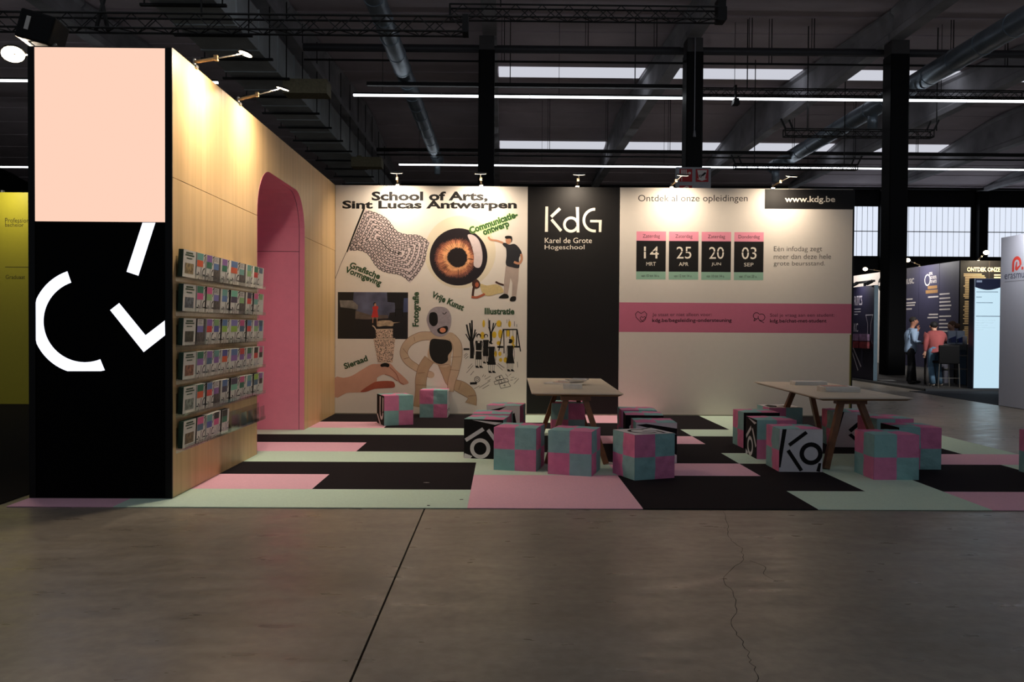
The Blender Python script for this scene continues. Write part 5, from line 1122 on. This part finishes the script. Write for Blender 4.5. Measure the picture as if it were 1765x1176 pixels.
    for s in 'LR':
        a_, tt = Vector(J['an'+s]), Vector(J['toe'+s]); b = MB(); c_ = (a_+tt)/2; b.ell((c_.x, c_.y, .045), .055+abs(tt.x-a_.x)*.5, .055+abs(tt.y-a_.y)*.5, .045); b.build('shoe', shoes, t, smooth=True)
    h = Vector(headc); f_ = Vector(face_dir).normalized(); sd = f_.cross(Vector((0, 0, 1))).normalized()
    hairf(t, h, f_, sd, hair)
    b = MB(); b.ell(tuple(h+f_*.094+Vector((0, 0, -.02))), .018, .018, .026, 8, 6); b.build('nose', skin, t, smooth=True)
    for sg_ in (-1, 1):
        b = MB(); b.ell(tuple(h+f_*.080+sd*.034*sg_+Vector((0, 0, .012))), .011, .011, .008, 8, 6); b.build('eye', ink, t, smooth=True)
        b = MB(); b.ell(tuple(h+sd*.092*sg_-f_*.01), .016, .02, .03, 8, 6); b.build('ear', skin, t, smooth=True)
    b = MB(); b.ell(tuple(h+f_*.078+Vector((0, 0, -.062))), .020, .022, .008, 8, 6); b.build('mouth', M('lips', (150, 80, 74), .5), t, smooth=True)
    return t
def hair_short(t, h, f_, sd, m):
    b = MB(); c_ = h-f_*.034+Vector((0, 0, .036)); b.ell(tuple(c_), .098, .098, .094, 14, 10); b.build('hair', m, t, smooth=True)
def hair_tail(t, h, f_, sd, m):
    b = MB(); c_ = h-f_*.03+Vector((0, 0, .03)); b.ell(tuple(c_), .112, .108, .108, 14, 10); c2 = h-f_*.17+Vector((0, 0, -.0)); b.ell(tuple(c2), .10, .06, .075, 12, 8); b.build('hair', m, t, smooth=True)
skin1 = M('skin tone', (176, 122, 98), .6); skin2 = M('skin tone light', (196, 150, 126), .6)
# the man faces right (+x): one hand at his chin, other arm across
man = {'pelvis': (0, 0, .96), 'waist': (0, 0, 1.12), 'chest': (.01, 0, 1.38), 'neckb': (.03, 0, 1.52), 'neck': (.045, 0, 1.58), 'jaw': (.07, 0, 1.64), 'head': (.08, 0, 1.71), 'crown': (.07, 0, 1.78),
       'shR': (0, -.17, 1.45), 'elR': (-.01, -.23, 1.17), 'wrR': (.22, -.2, 1.12), 'paR': (.29, -.16, 1.14), 'shL': (.04, .17, 1.45), 'elL': (.22, .16, 1.22), 'wrL': (.2, .05, 1.46), 'paL': (.19, .01, 1.54),
       'hipR': (-.03, -.1, .9), 'knR': (-.05, -.12, .5), 'anR': (-.08, -.12, .09), 'toeR': (.06, -.15, .04), 'hipL': (.04, .1, .9), 'knL': (.12, .14, .5), 'anL': (.16, .16, .09), 'toeL': (.3, .14, .04)}
person((11.18, 22.6, .056), R(-4), 'man in pale blue shirt and dark trousers, hand at his chin', man, skin1, M('pale blue shirt', (150, 172, 200), .8), M('dark trousers', (20, 20, 24), .8), ink, M('dark grey hair', (46, 40, 36), .8), hair_short, (.085, 0, 1.715), (1, -.15, 0))
wom = {'pelvis': (0, 0, .98), 'waist': (.05, .06, 1.12), 'chest': (.12, .20, 1.32), 'neckb': (.13, .27, 1.43), 'neck': (.13, .30, 1.47), 'jaw': (.13, .34, 1.51), 'head': (.13, .35, 1.57), 'crown': (.13, .34, 1.64),
       'shR': (.32, .22, 1.36), 'elR': (.48, .42, 1.2), 'wrR': (.42, .62, 1.2), 'paR': (.38, .68, 1.2), 'shL': (-.06, .22, 1.36), 'elL': (-.2, .1, 1.12), 'wrL': (-.22, .08, .9), 'paL': (-.22, .1, .82),
       'hipR': (.09, 0, .92), 'knR': (.1, .03, .52), 'anR': (.18, .08, .09), 'toeR': (.22, .2, .04), 'hipL': (-.09, 0, .92), 'knL': (-.08, .04, .52), 'anL': (-.06, -.02, .09), 'toeL': (-.04, .12, .04)}
person((11.34, 21.62, .056), 0, 'person in faded red hoodie and blue jeans leaning on the counter', wom, skin2, M('faded red hoodie', (146, 72, 72), .9), M('blue denim', (92, 124, 150), .9), M('light shoe', (150, 140, 130), .6), M('black hair', (16, 14, 14), .7), hair_short, (.13, .35, 1.58), (.1, 1, 0), 1.16)
gi_ = {'pelvis': (0, 0, .96), 'waist': (0, 0, 1.1), 'chest': (-.01, 0, 1.3), 'neckb': (-.02, 0, 1.43), 'neck': (-.03, 0, 1.48), 'jaw': (-.05, 0, 1.53), 'head': (-.06, 0, 1.6), 'crown': (-.05, 0, 1.67),
       'shR': (0, .16, 1.37), 'elR': (-.05, .2, 1.12), 'wrR': (-.2, .14, 1.05), 'paR': (-.27, .12, 1.05), 'shL': (0, -.16, 1.37), 'elL': (-.05, -.2, 1.12), 'wrL': (-.2, -.14, 1.05), 'paL': (-.27, -.12, 1.05),
       'hipR': (0, .09, .9), 'knR': (0, .1, .5), 'anR': (0, .1, .09), 'toeR': (-.13, .12, .04), 'hipL': (0, -.09, .9), 'knL': (0, -.1, .5), 'anL': (0, -.1, .09), 'toeL': (-.13, -.12, .04)}
person((12.62, 23.1, .056), 0, 'woman with tied brown hair behind the leaflet stands', gi_, skin2, M('navy shirt', (36, 40, 66), .8), M('dark trousers'), ink, M('brown hair', (92, 62, 42), .7), hair_tail, (-.06, 0, 1.60), (-1, -.1, 0))
clean()
